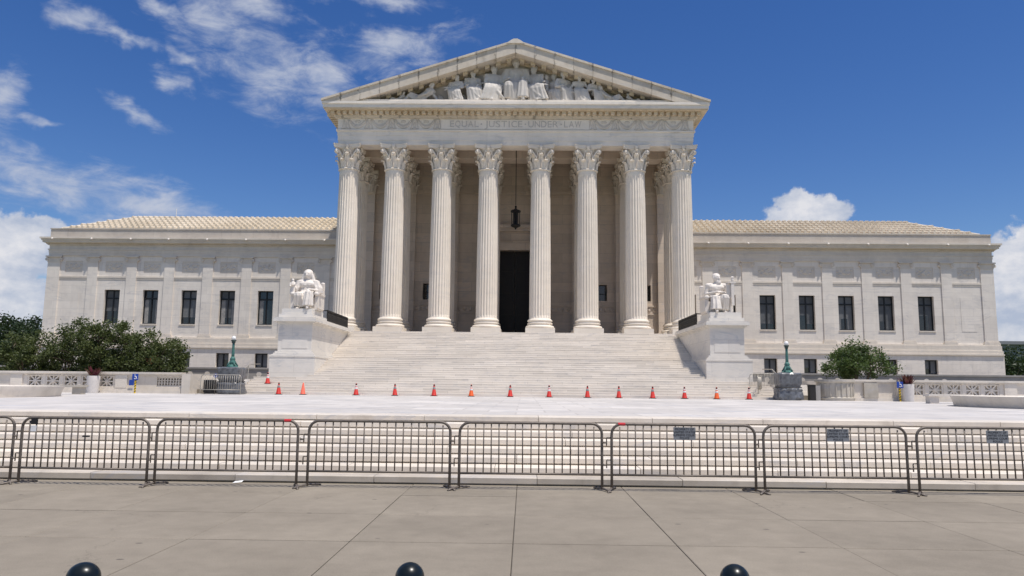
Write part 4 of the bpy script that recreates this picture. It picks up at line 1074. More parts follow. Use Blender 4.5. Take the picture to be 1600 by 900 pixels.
def reclining(s=1.0, d=1):
    """a half-lying figure, head at the +d side leaning up, legs stretched to -d"""
    mb = MB(); V = Vector
    hip = V((0, 0, 0.16)); sh = V((d * 0.36, 0.02, 0.48)); hd = V((d * 0.40, -0.05, 0.70))
    mb.capsule(hip, (hip + sh) / 2, 0.155, 0.145); mb.capsule((hip + sh) / 2, sh, 0.145, 0.16)
    mb.capsule(sh + V((-0.1, -0.13, 0)), sh + V((0.1, 0.13, 0)), 0.09, 0.09)
    mb.capsule(sh, hd, 0.065, 0.06); mb.ellips(hd, (0.095, 0.09, 0.122)); mb.ellips(hd + V((d * 0.03, 0.02, 0.04)), (0.09, 0.095, 0.10))
    mb.capsule(hd + V((-d * 0.085, -0.02, 0.0)), hd + V((-d * 0.11, -0.03, -0.03)), 0.014, 0.018, 8)
    k1 = V((-d * 0.36, -0.06, 0.34)); a1 = V((-d * 0.62, -0.06, 0.06)); k2 = V((-d * 0.45, 0.1, 0.15)); a2 = V((-d * 0.90, 0.08, 0.07))
    for (k_, a_) in ((k1, a1), (k2, a2)):
        mb.capsule(hip, k_, 0.11, 0.085); mb.capsule(k_, a_, 0.08, 0.05); mb.capsule(a_, a_ + V((-d * 0.10, 0, 0.02)), 0.045, 0.035)
    for (sy, e, h) in ((-0.17, V((d * 0.20, -0.26, 0.30)), V((-d * 0.05, -0.24, 0.22))), (0.15, V((d * 0.55, 0.1, 0.22)), V((d * 0.62, -0.12, 0.08)))):
        s0 = sh + V((0, sy, 0)); mb.capsule(s0, e, 0.068, 0.058); mb.capsule(e, h, 0.055, 0.04); mb.ellips(h, (0.05, 0.05, 0.035), 8, 6)
    for k in range(5):
        mb.tube([hip + V((d * 0.14, -0.15, 0.02 * k)), hip + V((-d * 0.10, -0.19 + 0.02 * k, 0.0 + 0.02 * k)), hip + V((-d * (0.3 + 0.05 * k), -0.13, 0.05 * k - 0.08))], 0.035, 6)
    mb.ellips((0, 0.02, 0.06), (0.4, 0.2, 0.08))
    mb.v = [(p[0] * s, p[1] * s, p[2] * s) for p in mb.v]
    return mb


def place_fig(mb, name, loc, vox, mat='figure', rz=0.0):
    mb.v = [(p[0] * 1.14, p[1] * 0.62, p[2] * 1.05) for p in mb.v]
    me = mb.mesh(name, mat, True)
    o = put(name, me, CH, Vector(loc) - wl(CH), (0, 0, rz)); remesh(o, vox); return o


ZL = 25.24
pf = 'pediment_figure'
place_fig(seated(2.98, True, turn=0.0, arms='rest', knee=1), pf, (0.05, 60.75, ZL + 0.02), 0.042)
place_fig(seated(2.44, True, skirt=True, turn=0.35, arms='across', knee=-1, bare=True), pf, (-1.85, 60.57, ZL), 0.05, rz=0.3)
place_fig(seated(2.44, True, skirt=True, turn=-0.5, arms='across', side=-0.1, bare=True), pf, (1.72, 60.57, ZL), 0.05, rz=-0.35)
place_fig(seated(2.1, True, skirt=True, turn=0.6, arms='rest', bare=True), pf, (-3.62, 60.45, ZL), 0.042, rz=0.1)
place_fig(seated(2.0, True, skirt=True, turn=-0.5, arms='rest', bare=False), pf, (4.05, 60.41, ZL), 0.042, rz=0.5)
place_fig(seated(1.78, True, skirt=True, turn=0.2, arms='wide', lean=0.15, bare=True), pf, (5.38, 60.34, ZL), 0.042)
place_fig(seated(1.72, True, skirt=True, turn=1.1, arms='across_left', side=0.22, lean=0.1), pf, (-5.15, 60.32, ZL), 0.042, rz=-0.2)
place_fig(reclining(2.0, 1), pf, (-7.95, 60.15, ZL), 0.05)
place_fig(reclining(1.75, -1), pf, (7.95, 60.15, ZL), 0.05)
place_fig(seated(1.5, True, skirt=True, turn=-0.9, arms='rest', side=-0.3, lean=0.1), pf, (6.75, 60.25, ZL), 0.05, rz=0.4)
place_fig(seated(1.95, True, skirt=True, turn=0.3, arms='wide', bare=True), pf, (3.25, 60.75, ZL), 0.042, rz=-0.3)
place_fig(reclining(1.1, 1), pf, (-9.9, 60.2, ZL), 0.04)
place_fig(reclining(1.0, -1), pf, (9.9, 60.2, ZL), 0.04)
for (xa, wd_, zz_, dp) in ((-6.4, 0.5, 0.8, 0.3), (-4.4, 0.35, 0.9, 0.3), (4.75, 0.4, 0.7, 0.3), (6.2, 0.5, 0.6, 0.3), (-2.9, 0.4, 1.2, 0.25), (2.45, 0.4, 1.1, 0.25), (-0.9, 0.5, 1.5, 0.3), (1.0, 0.5, 1.5, 0.3), (8.9, 0.8, 0.45, 0.3), (-8.9, 0.8, 0.45, 0.3)):
    mb = MB(); folds(mb, [((0, 0, 0), wd_, dp), ((0, 0, zz_ * 0.5), wd_ * 0.9, dp * 0.9), ((0, 0, zz_), wd_ * 0.55, dp * 0.6), ((0, 0, zz_ * 1.15), wd_ * 0.2, dp * 0.2)], depth=0.14, nf=6)
    put('carved_drapery', mb.mesh('carved_drapery', 'figure', True), CH, Vector((xa, 60.95, ZL)) - wl(CH))
# carved attributes standing among the figures
def attr(mb, name, loc): return put(name, mb.mesh(name, 'figure', True), CH, Vector(loc) - wl(CH))
attr(MB().box(-0.09, 0.09, -0.05, 0.05, 0.0, 1.75).box(-0.33, 0.33, -0.07, 0.07, 1.75, 1.9).box(-0.07, 0.07, -0.06, 0.06, 1.9, 2.35).ellips((0, 0, 2.45), (0.12, 0.1, 0.12), 8, 6), 'carved_sword', (-2.62, 60.5, ZL))
fa = MB()
for i in range(7): fa.tube([(0.12 * math.cos(i * 0.9), 0.12 * math.sin(i * 0.9), 0), (0.12 * math.cos(i * 0.9), 0.12 * math.sin(i * 0.9), 2.1)], 0.1, 7)
for z in (0.5, 1.1, 1.7): fa.tube([(0.22 * math.cos(q * PI / 6), 0.22 * math.sin(q * PI / 6), z) for q in range(12)], 0.04, 5, closed=True)
attr(fa.ellips((0, 0, 2.35), (0.2, 0.2, 0.26), 10, 7), 'carved_bundle', (2.62, 60.55, ZL))
attr(MB().box(-0.62, 0.62, 0, 0.3, 0, 1.7).box(-0.7, 0.7, -0.03, 0.33, 1.7, 1.85), 'carved_throne', (0.05, 61.1, ZL))
attr(MB().box(-0.09, 0.09, -0.2, 0.2, 0, 1.0).ellips((0, -0.1, 1.05), (0.12, 0.2, 0.12), 8, 6), 'throne_arm', (0.85, 60.5, ZL))
attr(MB().box(-0.09, 0.09, -0.2, 0.2, 0, 1.0).ellips((0, -0.1, 1.05), (0.12, 0.2, 0.12), 8, 6), 'throne_arm', (-0.95, 60.5, ZL))
attr(MB().lathe([(0.12, 0), (0.2, 0.1), (0.22, 0.3), (0.12, 0.46), (0.16, 0.55)], 10), 'carved_urn', (-9.35, 60.7, ZL))
attr(MB().lathe([(0.12, 0), (0.2, 0.1), (0.2, 0.25), (0.1, 0.4), (0.16, 0.55)], 10).box(0.2, 0.75, -0.1, 0.1, 0, 0.14), 'carved_urn', (9.75, 60.7, ZL))
attr(MB().box(-0.3, 0.3, -0.03, 0.08, 0.0, 1.35), 'carved_tablet', (4.75, 61.25, ZL))

# ------------------------------------------------------------------ seated statues on the cheek blocks
def statue_root(x, label):
    r = empty('seated_statue', (x, 50.25, 6.62)); tag(r, label, 'statue', 'seated statues beside the stairs'); r.scale = (1.22, 1.1, 1.0); return r
SS = 2.02
def throne(root, d):
    mb = MB().box(-0.62, 0.62, -0.55, 0.75, 0.0, 0.78).box(-0.70, 0.70, -0.62, 0.80, 0.0, 0.10)
    mb.box(-0.62, 0.62, 0.55, 0.78, 0.78, 1.62)
    o = build_local(mb, 'throne', root)
    for s in (-1, 1):
        arm = MB().box(s * 0.66 - 0.10, s * 0.66 + 0.10, -0.62, 0.78, 0.10, 1.02).box(s * 0.66 - 0.14, s * 0.66 + 0.14, -0.68, 0.80, 1.02, 1.14)
        arm.ellips((s * 0.66, -0.66, 1.05), (0.14, 0.12, 0.14), 10, 7)
        build_local(arm, 'armrest', root)
        build_local(MB().box(s * 0.66 - 0.1, s * 0.66 + 0.1, 0.56, 0.80, 1.14, 1.86).ellips((s * 0.66, 0.68, 1.9), (0.13, 0.13, 0.12), 10, 6), 'chair_post', root)
def build_local(mb, name, root, mat='statue', smooth=False, vox=None):
    o = put(name, mb.mesh(name, mat, smooth), root)
    if vox: remesh(o, vox)
    return o
R1 = statue_root(-13.82, 'white marble statue of a hooded seated woman on the left cheek block')
throne(R1, 1)
build_local(seated(SS, True, hood=True, turn=-0.05, arms='left_out', lean=0.05), 'figure', R1, smooth=True, vox=0.026)
fg = MB(); folds(fg, [((0, 0, 0), 0.15, 0.13), ((0, 0, 0.3), 0.13, 0.11), ((0, 0, 0.55), 0.12, 0.10), ((0, 0, 0.72), 0.15, 0.10), ((0, 0, 0.80), 0.07, 0.06)], depth=0.12, nf=7)
fg.ellips((0, 0, 0.90), (0.08, 0.085, 0.11)).capsule((-0.13, 0, 0.7), (-0.1, -0.14, 0.45), 0.05, 0.04).capsule((0.13, 0, 0.7), (0.08, -0.16, 0.5), 0.05, 0.04)
fg.v = [(p[0] - 0.72, p[1] - 0.50, p[2] + 1.10) for p in fg.v]
build_local(fg, 'figurine', R1, smooth=True, vox=0.03)
bk = MB().box(0.50, 0.95, -0.45, -0.22, 1.14, 1.30)
build_local(bk, 'book', R1)
R2 = statue_root(13.85, 'white marble statue of a bare-chested seated man with a tablet on the right cheek block')
throne(R2, -1)
build_local(seated(SS, True, turn=0.45, arms='lap', bare=True, beard=True, knee=-1), 'figure', R2, smooth=True, vox=0.026)
build_local(MB().box(0.40, 0.82, -0.70, -0.58, 1.0, 1.98).lathe([(0.21, 0), (0.21, 0.05)], 14, (0.61, -0.64, 1.98)), 'tablet', R2)
build_local(MB().box(0.62, 0.78, -0.86, -0.76, 0.5, 1.98).box(0.54, 0.88, -0.88, -0.74, 1.98, 2.08).lathe([(0.06, 2.08), (0.085, 2.2), (0.06, 2.3)], 8, (0.70, -0.81, 0)).ellips((0.70, -0.81, 2.36), (0.10, 0.09, 0.09), 8, 6), 'sheathed_sword', R2)

# ------------------------------------------------------------------ hanging lantern
LN = empty('hanging_lantern', (0.09, 64.0, 15.2))
tag(LN, 'black iron lantern hanging on a long rod before the portico door', 'lantern')
build(MB().tube([(0.09, 64.0, 17.4), (0.09, 64.0, 23.0)], 0.032, 6), 'rod', 'black', LN)
mb = MB().lathe([(0.05, 17.35), (0.10, 17.25), (0.06, 17.1), (0.20, 16.98), (0.44, 16.9), (0.44, 16.76), (0.30, 16.74)], 8, (0.09, 64.0, 0)); build(mb, 'crown', 'black', LN)
mb = MB()
for i in range(8):
    a = 2 * PI * (i + 0.5) / 8; mb.tube([(0.09 + 0.36 * math.cos(a), 64 + 0.36 * math.sin(a), 15.6), (0.09 + 0.38 * math.cos(a), 64 + 0.38 * math.sin(a), 16.8)], 0.034, 5)
mb.lathe([(0.05, 15.22), (0.10, 15.35), (0.34, 15.45), (0.42, 15.52), (0.42, 15.64), (0.3, 15.66)], 8, (0.09, 64.0, 0)); build(mb, 'cage', 'black', LN)
build(MB().lathe([(0.22, 15.67), (0.24, 16.72)], 8, (0.09, 64.0, 0)), 'glass', 'glass', LN)
# roof antenna
AN = build(MB().tube([(-36.8, 78.5, 18.85), (-36.8, 78.5, 20.3)], 0.035, 6), 'roof_antenna', 'white', org=(-36.8, 78.5, 18.85)); tag(AN, 'thin white antenna rod on the left wing roof', 'antenna')

# ================================================================== PLAZA FURNITURE
ORD = ['first', 'second', 'third', 'fourth', 'fifth', 'sixth', 'seventh', 'eighth', 'ninth', 'tenth', 'eleventh', 'twelfth', 'thirteenth', 'fourteenth']


def bool_panel(w_, h_, th):
    """pierced square: frame, upright and level bars and two diagonals round a hub"""
    mb = MB(); e = 0.10
    mb.box(-w_ / 2, -w_ / 2 + e, 0, th, 0, h_).box(w_ / 2 - e, w_ / 2, 0, th, 0, h_).box(-w_ / 2 + e, w_ / 2 - e, 0, th, 0, e * 0.7).box(-w_ / 2 + e, w_ / 2 - e, 0, th, h_ - e * 0.7, h_)
    cx, cz = 0, h_ / 2; R_ = math.hypot(w_ / 2 - e, h_ / 2 - e * 0.6)
    for k in range(4):
        a = k * PI / 4
        ln = R_ if k % 2 else (w_ / 2 - e + 0.01 if k == 0 else h_ / 2 - e * 0.6)
        hw = 0.040
        dx, dz = math.cos(a) * ln, math.sin(a) * ln; nx, nz = -math.sin(a) * hw, math.cos(a) * hw
        mb.prism([(cx - dx - nx, cz - dz - nz), (cx + dx - nx, cz + dz - nz), (cx + dx + nx, cz + dz + nz), (cx - dx + nx, cz - dz + nz)], 0.01 + 0.006 * k, th - 0.01 - 0.006 * k, 'y')
    mb.tube([(0, -0.01, cz), (0, th - 0.005, cz)], 0.11, 12)
    return mb


PX = [23.7, 24.77, 25.84, 26.91, 27.98]
pan_me = bool_panel(0.92, 0.70, 0.22).mesh('pierced_panel', 'balus')
for s in (-1, 1):
    def B(x0, x1, y0, y1, z0, z1): return (min(s * x0, s * x1), max(s * x0, s * x1), y0, y1, z0, z1)
    bl = empty('balustrade', (s * 25, 44.2, ZP)); tag(bl, 'white marble balustrade with five wheel-pierced panels on the %s of the plaza' % ('left' if s < 0 else 'right'), 'balustrade', 'plaza balustrades')
    build(MB().box(*B(19.2, 34.0, 43.95, 44.5, ZP - 0.05, 1.22)).box(*B(19.2, 34.0, 44.02, 44.43, 1.221, 1.36)), 'base_course', 'balus', bl)
    build(MB().box(*B(19.2, 34.0, 44.0, 44.45, 2.08, 2.16)).box(*B(19.2, 34.0, 43.93, 44.52, 2.161, 2.28)), 'coping', 'balus', bl)
    for q in PX: put('pierced_panel', pan_me, bl, (s * q - s * 25, 44.1 - 44.2, 1.362 - ZP))
    xs2 = [23.2] + PX + [28.5]
    for i in range(6):
        a = (PX[i - 1] + 0.461) if i else 23.15; b = (PX[i] - 0.461) if i < 5 else 28.7
        if b - a > 0.02: build(MB().box(*B(a, b, 44.08, 44.36, 1.361, 2.079)), 'mullion', 'balus', bl)
    build(MB().box(*B(28.701, 29.4, 44.0, 44.44, 1.361, 2.079)), 'pier', 'balus', bl)
    build(MB().box(*B(22.45, 23.149, 44.0, 44.44, 1.361, 2.079)), 'pier', 'balus', bl)
    build(MB().box(*B(29.401, 34.0, 44.08, 44.4, 1.361, 2.079)), 'solid_panel', 'balus', bl)
    if s < 0:
        build(MB().box(*B(20.7, 22.449, 44.08, 44.4, 1.361, 2.079)), 'solid_panel', 'balus', bl)
        # lattice of small crossed openings
        la = MB()
        for i in range(9):
            xx = -20.6 + i * 0.17
            la.box(xx - 0.028, xx + 0.028, 44.12, 44.3, 1.50, 1.95)
        for j in range(4): la.box(-20.68, -19.24, 44.14, 44.28, 1.50 + j * 0.15 - 0.02, 1.50 + j * 0.15 + 0.02)
        la.box(-20.698, -19.202, 44.1, 44.36, 1.361, 1.48).box(-20.698, -19.202, 44.1, 44.36, 1.97, 2.079)
        build(la, 'lattice_panel', 'balus', bl)
    else:
        build(MB().box(*B(19.2, 22.449, 44.08, 44.4, 1.361, 2.079)), 'solid_panel', 'balus', bl)
        build(MB().box(*B(20.6, 21.4, 43.9, 44.45, 1.23, 2.079)), 'pier', 'oldstone', bl)
    # fountain basin
    fb = empty('fountain_basin', (s * 24.0, 31, ZP)); tag(fb, 'low round marble fountain basin at the %s edge of the plaza' % ('left' if s < 0 else 'right'), 'fountain', 'plaza fountains')
    build(MB().lathe([(4.88, ZP), (4.90, ZP + 0.08), (4.93, ZP + 0.2), (4.98, ZP + 0.32), (5.0, ZP + 0.44), (4.5, ZP + 0.45), (4.42, ZP + 0.40), (4.40, ZP + 0.1)], 72, (s * 24.0, 31, 0)), 'rim', 'balus', fb, True)
    autosmooth(fb.children[0] if fb.children else bpy.data.objects['rim'], 35)
    build(MB().lathe([(4.38, ZP + 0.2), (4.38, ZP + 0.25)], 48, (s * 24.0, 31, 0)), 'water', 'water', fb)
    build(MB().lathe([(0.5, ZP + 0.1), (0.4, ZP + 0.25), (0.3, ZP + 0.3), (0.3, ZP + 0.42)], 16, (s * 24.0, 31, 0)), 'jet_base', 'balus', fb)
    # stone bench
    bxn = s * (22.2 if s > 0 else 22.6); by = 38.2
    bn = empty('stone_bench', (bxn, by, ZP)); tag(bn, ('pale marble bench beyond the right fountain basin' if s > 0 else 'grey weathered stone bench beyond the left fountain basin'), 'bench')
    mt = 'balus' if s > 0 else 'oldstone'
    build(MB().box(bxn - 1.1, bxn + 1.1, by - 0.3, by + 0.3, ZP + 0.36, ZP + 0.47), 'seat', mt, bn)
    for q in (-0.8, 0.8): build(MB().box(bxn + q - 0.22, bxn + q + 0.22, by - 0.22, by + 0.22, ZP, ZP + 0.359), 'leg', mt, bn)
    # planter with burgundy plant
    pxx = -24.15 if s < 0 else 22.88
    pl = build(MB().lathe([(0.30, ZP), (0.31, ZP + 0.1), (0.34, ZP + 0.7), (0.355, ZP + 0.92), (0.35, ZP + 0.98), (0.31, ZP + 0.98), (0.30, ZP + 0.88)], 28, (pxx, 43.5, 0)), 'planter', 'planter', org=(pxx, 43.5, ZP), smooth=True)
    autosmooth(pl, 40); tag(pl, 'tall white round planter before the %s balustrade' % ('left' if s < 0 else 'right'), 'planter', 'plaza planters')
    rp = random.Random(5 + s); lv = MB()
    for i in range(46):
        a = rp.uniform(0, 2 * PI); tl_ = rp.uniform(0.15, 1.0); ln = rp.uniform(0.4, 0.78)
        d = Vector((math.cos(a) * tl_, math.sin(a) * tl_, 1.0)).normalized(); sd = d.cross(Vector((0, 0, 1))).normalized() * 0.075
        b0 = Vector((pxx, 43.5, ZP + 0.9)) + Vector((math.cos(a), math.sin(a), 0)) * 0.12
        m_ = b0 + d * ln * 0.6; e_ = b0 + d * ln - Vector((0, 0, 0.05))
        lv.add([b0 - sd * 0.3, b0 + sd * 0.3, m_ + sd, m_ - sd, e_], [(0, 1, 2, 3), (3, 2, 4)])
    pp = build(lv, 'potted_plant', 'leaf_red', org=(pxx, 43.5, ZP + 0.9)); tag(pp, 'burgundy leafy plant growing in the %s white planter' % ('left' if s < 0 else 'right'), 'plant', 'plants in the planters')
    # accessibility sign on a striped post
    sxx = -21.62 if s < 0 else 22.38
    sg = empty('accessible_sign', (sxx, 43.4, ZP)); tag(sg, 'blue wheelchair sign on a yellow and black striped post before the %s balustrade' % ('left' if s < 0 else 'right'), 'sign', 'wheelchair signs')
    po = build(MB().tube([(sxx, 43.4, ZP), (sxx, 43.4, ZP + 0.80)], 0.05, 10), 'post', 'yellow', sg)
    stp = MB()
    for k in range(5):
        zz = ZP + 0.1 + k * 0.155; n_ = 10
        r_ = [[(sxx + 0.0515 * math.cos(2 * PI * i / n_), 43.4 + 0.0515 * math.sin(2 * PI * i / n_), zz + dz + 0.035 * math.cos(2 * PI * i / n_)) for i in range(n_)] for dz in (-0.035, 0.035)]
        stp.ring(r_, False)
    build(stp, 'stripe', 'ink', po)
    pa = build(MB().box(sxx - 0.18, sxx + 0.18, 43.33, 43.345, ZP + 0.76, ZP + 1.12), 'panel', 'blue', sg)
    sy = MB(); cx, cz = sxx + 0.01, ZP + 0.90
    sy.tube([(cx + 0.075 * math.cos(a * PI / 9 - 2.6), 43.325, cz + 0.075 * math.sin(a * PI / 9 - 2.6)) for a in range(14)], 0.014, 5)
    sy.tube([(cx - 0.03, 43.325, cz + 0.15), (cx - 0.025, 43.325, cz + 0.04), (cx + 0.06, 43.325, cz + 0.03), (cx + 0.10, 43.325, cz - 0.07)], 0.017, 5).ellips((cx - 0.035, 43.325, cz + 0.175), (0.025, 0.01, 0.025), 8, 5)
    build(sy, 'wheelchair_symbol', 'white', pa)
    # lamp pedestal wrapped in plastic
    lx = s * 16.25
    wp = empty('wrapped_pedestal', (lx, 44.0, ZP)); tag(wp, 'stone lamp pedestal wrapped in grey plastic sheeting, %s of the stairs' % ('left' if s < 0 else 'right'), 'pedestal', 'wrapped lamp pedestals')
    rr_ = random.Random(31 + s)
    def crumple(prof, n_=36, amp=0.05, sq=0.0):
        rings = []
        for (r, z) in prof:
            ring = []
            for i in range(n_):
                a = 2 * PI * i / n_; q = 1.0
                if sq: q = 1.0 / max(abs(math.cos(a)), abs(math.sin(a))) ** sq
                r2 = r * q * (1 + amp * rr_.uniform(-1, 1)); ring.append((lx + r2 * math.cos(a), 44 + r2 * math.sin(a), z + rr_.uniform(-0.03, 0.03)))
            rings.append(ring)
        return MB().ring(rings)
    build(crumple([(0.77, ZP + 0.02), (0.79, ZP + 0.15), (0.74, ZP + 0.35), (0.72, ZP + 0.5), (0.74, ZP + 0.62), (0.66, ZP + 0.70)], amp=0.05, sq=0.5), 'lower_wrap', 'wrap', wp, s < 0)
    build(crumple([(0.60, ZP + 0.70), (0.60, ZP + 0.80), (0.66, ZP + 0.95), (0.68, ZP + 1.35), (0.69, ZP + 1.50), (0.60, ZP + 1.56)], amp=0.022, sq=0.8), 'upper_wrap', 'wrap', wp)
    build(MB().tube([(lx + 0.66 * math.cos(i * PI / 8) / max(abs(math.cos(i * PI / 8)), abs(math.sin(i * PI / 8))) ** 0.6, 44 + 0.66 * math.sin(i * PI / 8) / max(abs(math.cos(i * PI / 8)), abs(math.sin(i * PI / 8))) ** 0.6, ZP + 0.73) for i in range(16)], 0.035, 5, closed=True), 'strap', 'strap', wp)
    lp = empty('lamp_post', (lx, 44, ZP + 1.57)); tag(lp, 'green bronze lamp post with white globe, %s of the stairs' % ('left' if s < 0 else 'right'), 'lamp post', 'bronze lamp posts')
    z = ZP + 1.57
    build(MB().lathe([(0.36, z), (0.35, z + 0.05), (0.26, z + 0.09), (0.24, z + 0.14), (0.17, z + 0.17)], 8, (lx, 44, 0)), 'foot', 'verdigris', lp)
    fo = MB().lathe([(0.15, z + 0.17), (0.20, z + 0.24), (0.17, z + 0.36), (0.13, z + 0.42), (0.17, z + 0.47), (0.12, z + 0.55), (0.09, z + 0.62)], 14, (lx, 44, 0))
    for i in range(4):
        a = PI / 4 + i * PI / 2
        fo.tube([(lx + 0.14 * math.cos(a), 44 + 0.14 * math.sin(a), z + 0.38), (lx + 0.22 * math.cos(a), 44 + 0.22 * math.sin(a), z + 0.22), (lx + 0.31 * math.cos(a), 44 + 0.31 * math.sin(a), z + 0.08)], [0.03, 0.04, 0.055], 6)
    build(fo, 'base', 'verdigris', lp, True)
    build(MB().lathe([(0.092, z + 0.60), (0.085, z + 0.8), (0.072, z + 1.25), (0.066, z + 1.4)], 12, (lx, 44, 0)), 'shaft', 'verdigris', lp, True)
    build(MB().lathe([(0.08, z + 1.40), (0.12, z + 1.44), (0.09, z + 1.48), (0.16, z + 1.56), (0.14, z + 1.60)], 12, (lx, 44, 0)), 'collar', 'patina_dark', lp, True)
    build(MB().ellips((lx, 44, z + 1.71), (0.125, 0.125, 0.135), 18, 12), 'globe', 'globe', lp, True)

# raised side terraces with low walls, side steps and ramps behind the lamps
for s in (-1, 1):
    def B(x0, x1, y0, y1, z0, z1): return (min(s * x0, s * x1), max(s * x0, s * x1), y0, y1, z0, z1)
    tw = empty('terrace_wall', (s * 21, 56, ZP)); tag(tw, 'low grey terrace wall under the basement windows, %s of the stairs' % ('left' if s < 0 else 'right'), 'wall', 'terrace walls')
    build(MB().box(*B(16.45, 60, 56, 56.4, ZP, 2.72)), 'body', 'ramp', tw)
    build(MB().box(*B(16.45, 60, 55.93, 56.47, 2.721, 2.84)), 'coping', 'ramp', tw)
    orn = MB()
    for i in range(12): orn.tube([(s * (17.6 + i * 1.3), 55.98, 2.35), (s * (17.6 + i * 1.3), 56.0, 2.35)], 0.2, 8)
    build(orn, 'rosettes', 'balus', tw, kind='stuff')
    ss = empty('side_steps', (s * 17.0, 45.3, ZP)); tag(ss, kind='structure')
    for k in range(6):
        build(MB().box(*B(16.35, 18.6, 45.0 + 0.4 * k, 45.0 + 0.4 * (k + 1) + 0.05, ZP - 0.02, ZP + 0.15 * (k + 1))), 'side_step', 'pedestal', ss)
    build(MB().box(*B(18.65, 19.15, 43.9, 52, ZP - 0.02, 2.2)), 'side_wall', 'balus', ss)
    hr = build(MB().tube([(s * 16.55, 45.0, ZP + 0.9), (s * 16.55, 47.6, ZP + 1.85), (s * 16.55, 49.5, ZP + 1.9)], 0.03, 6).tube([(s * 16.55, 45.05, ZP), (s * 16.55, 45.05, ZP + 0.92)], 0.03, 6).tube([(s * 16.55, 47.4, ZP + 0.9), (s * 16.55, 47.4, ZP + 1.8)], 0.03, 6), 'handrail', 'steel_light', org=(s * 16.55, 45, ZP))
    tag(hr, 'metal handrail on the side steps, %s of the great stairs' % ('left' if s < 0 else 'right'), 'handrail', 'side handrails')

# bin, dark box, small round sign on the left
bn = empty('litter_bin', (-17.2, 43.3, ZP)); tag(bn, 'black slatted litter bin beside the left wrapped pedestal', 'bin')
build(MB().lathe([(0.30, ZP + 0.02), (0.32, ZP + 0.1), (0.34, ZP + 0.72), (0.36, ZP + 0.74), (0.36, ZP + 0.80), (0.25, ZP + 0.82)], 20, (-17.2, 43.3, 0)), 'body', 'black', bn)
sl_me = MB().box(-0.02, 0.02, -0.012, 0.012, 0, 0.62).mesh('slat', 'frame')
for i in range(16):
    a = 2 * PI * i / 16; put('slat', sl_me, bn, (0.345 * math.cos(a), 0.345 * math.sin(a), 0.09), (0, 0, a + PI / 2))
rd = empty('round_sign', (-16.75, 42.9, ZP)); tag(rd, 'small round blue sign on a thin pole before the left wrapped pedestal', 'sign')
build(MB().tube([(-16.75, 42.9, ZP), (-16.75, 42.9, ZP + 0.98)], 0.015, 6), 'pole', 'steel', rd)
d_ = build(MB().tube([(-16.75, 42.88, ZP + 1.05), (-16.75, 42.90, ZP + 1.05)], 0.125, 16), 'disc', 'blue', rd)
build(MB().tube([(-16.75 + 0.07 * math.cos(i * PI / 6), 42.872, ZP + 1.05 + 0.08 * math.sin(i * PI / 6)) for i in range(12)], 0.013, 5, closed=True), 'ring', 'white', d_)
bs = build(MB().box(-22.25, -21.98, 43.88, 43.92, 1.50, 1.82).box(-22.2, -22.03, 43.875, 43.879, 1.70, 1.74), 'notice_plate', 'blue', org=(-22.1, 43.9, 1.5)); tag(bs, 'small blue notice fixed to the left balustrade', 'sign')
db = empty('dark_cabinet', (17.55, 43.6, ZP)); tag(db, 'narrow black cabinet beside the right wrapped pedestal', 'cabinet')
build(MB().box(17.30, 17.62, 43.4, 43.8, ZP, ZP + 0.86).box(17.28, 17.64, 43.38, 43.82, ZP + 0.861, ZP + 0.9), 'body', 'black', db)
build(MB().box(17.66, 17.92, 43.5, 43.7, ZP, ZP + 0.85), 'grey_side', 'ramp', db)
# weathered curved planter wall on the right, under the tree
cw = empty('curved_planter_wall', (19.2, 44.3, ZP)); tag(cw, 'weathered curved stone planter wall under the right tree', 'wall')
build(MB().lathe([(1.05, ZP), (1.08, ZP + 0.15), (1.0, ZP + 0.2), (1.0, ZP + 1.0), (1.1, ZP + 1.08), (1.1, ZP + 1.2), (0.9, ZP + 1.2)], 28, (19.1, 44.4, 0)), 'body', 'oldstone', cw)
pn = MB()
for i in range(9):
    a = PI + 0.35 + i * (PI - 0.7) / 8.0
    pn.tube([(19.1 + 1.01 * math.cos(a), 44.4 + 1.01 * math.sin(a), ZP + 0.25), (19.1 + 1.01 * math.cos(a), 44.4 + 1.01 * math.sin(a), ZP + 0.95)], 0.045, 6)
build(pn, 'ribs', 'oldstone', cw, kind='stuff')


# ------------------------------------------------------------------ traffic cones
def lathe_me(prof, n_, name, mat, smooth=True):
    return MB().lathe(prof, n_).mesh(name, mat, smooth)
cone_parts = {}
for key in ('orange', 'orange2', 'orange3'):
    cone_parts[key] = lathe_me([(0.165, 0.03), (0.15, 0.05), (0.035, 0.69), (0.022, 0.71)], 18, 'body', key)
foot_me = MB().prism([(-0.19, -0.15), (-0.15, -0.19), (0.15, -0.19), (0.19, -0.15), (0.19, 0.15), (0.15, 0.19), (-0.15, 0.19), (-0.19, 0.15)], 0.0, 0.035, 'z').mesh('foot', 'rubber')
def band(z0, z1, name, mat):
    f_ = lambda z: 0.15 - (z - 0.05) / 0.64 * 0.115 + 0.0035
    return MB().lathe([(f_(z0) - 0.002, z0), (f_(z0), z0 + 0.002), (f_(z1), z1 - 0.002), (f_(z1) - 0.002, z1)], 18).mesh(name, mat, True)
bandA = band(0.36, 0.47, 'collar', 'white'); bandB = band(0.52, 0.58, 'collar', 'white'); bandG = band(0.40, 0.54, 'collar', 'grey_band'); tip = band(0.60, 0.685, 'tip', 'rubber')
cones = [(-13.63, 'orange', 'grey'), (-12.18, 'orange3', None), (-9.02, 'orange', 'white'), (-6.7, 'orange', 'grey'), (-4.38, 'orange', 'grey'), (-2.18, 'orange2', 'white'), (0.13, 'orange', 'grey'),
         (2.43, 'orange', 'white'), (4.69, 'orange', 'grey'), (6.54, 'orange', 'grey'), (8.53, 'orange', 'grey'), (10.4, 'orange', 'white'), (12.28, 'orange2', 'white'), (14.19, 'orange', 'white')]
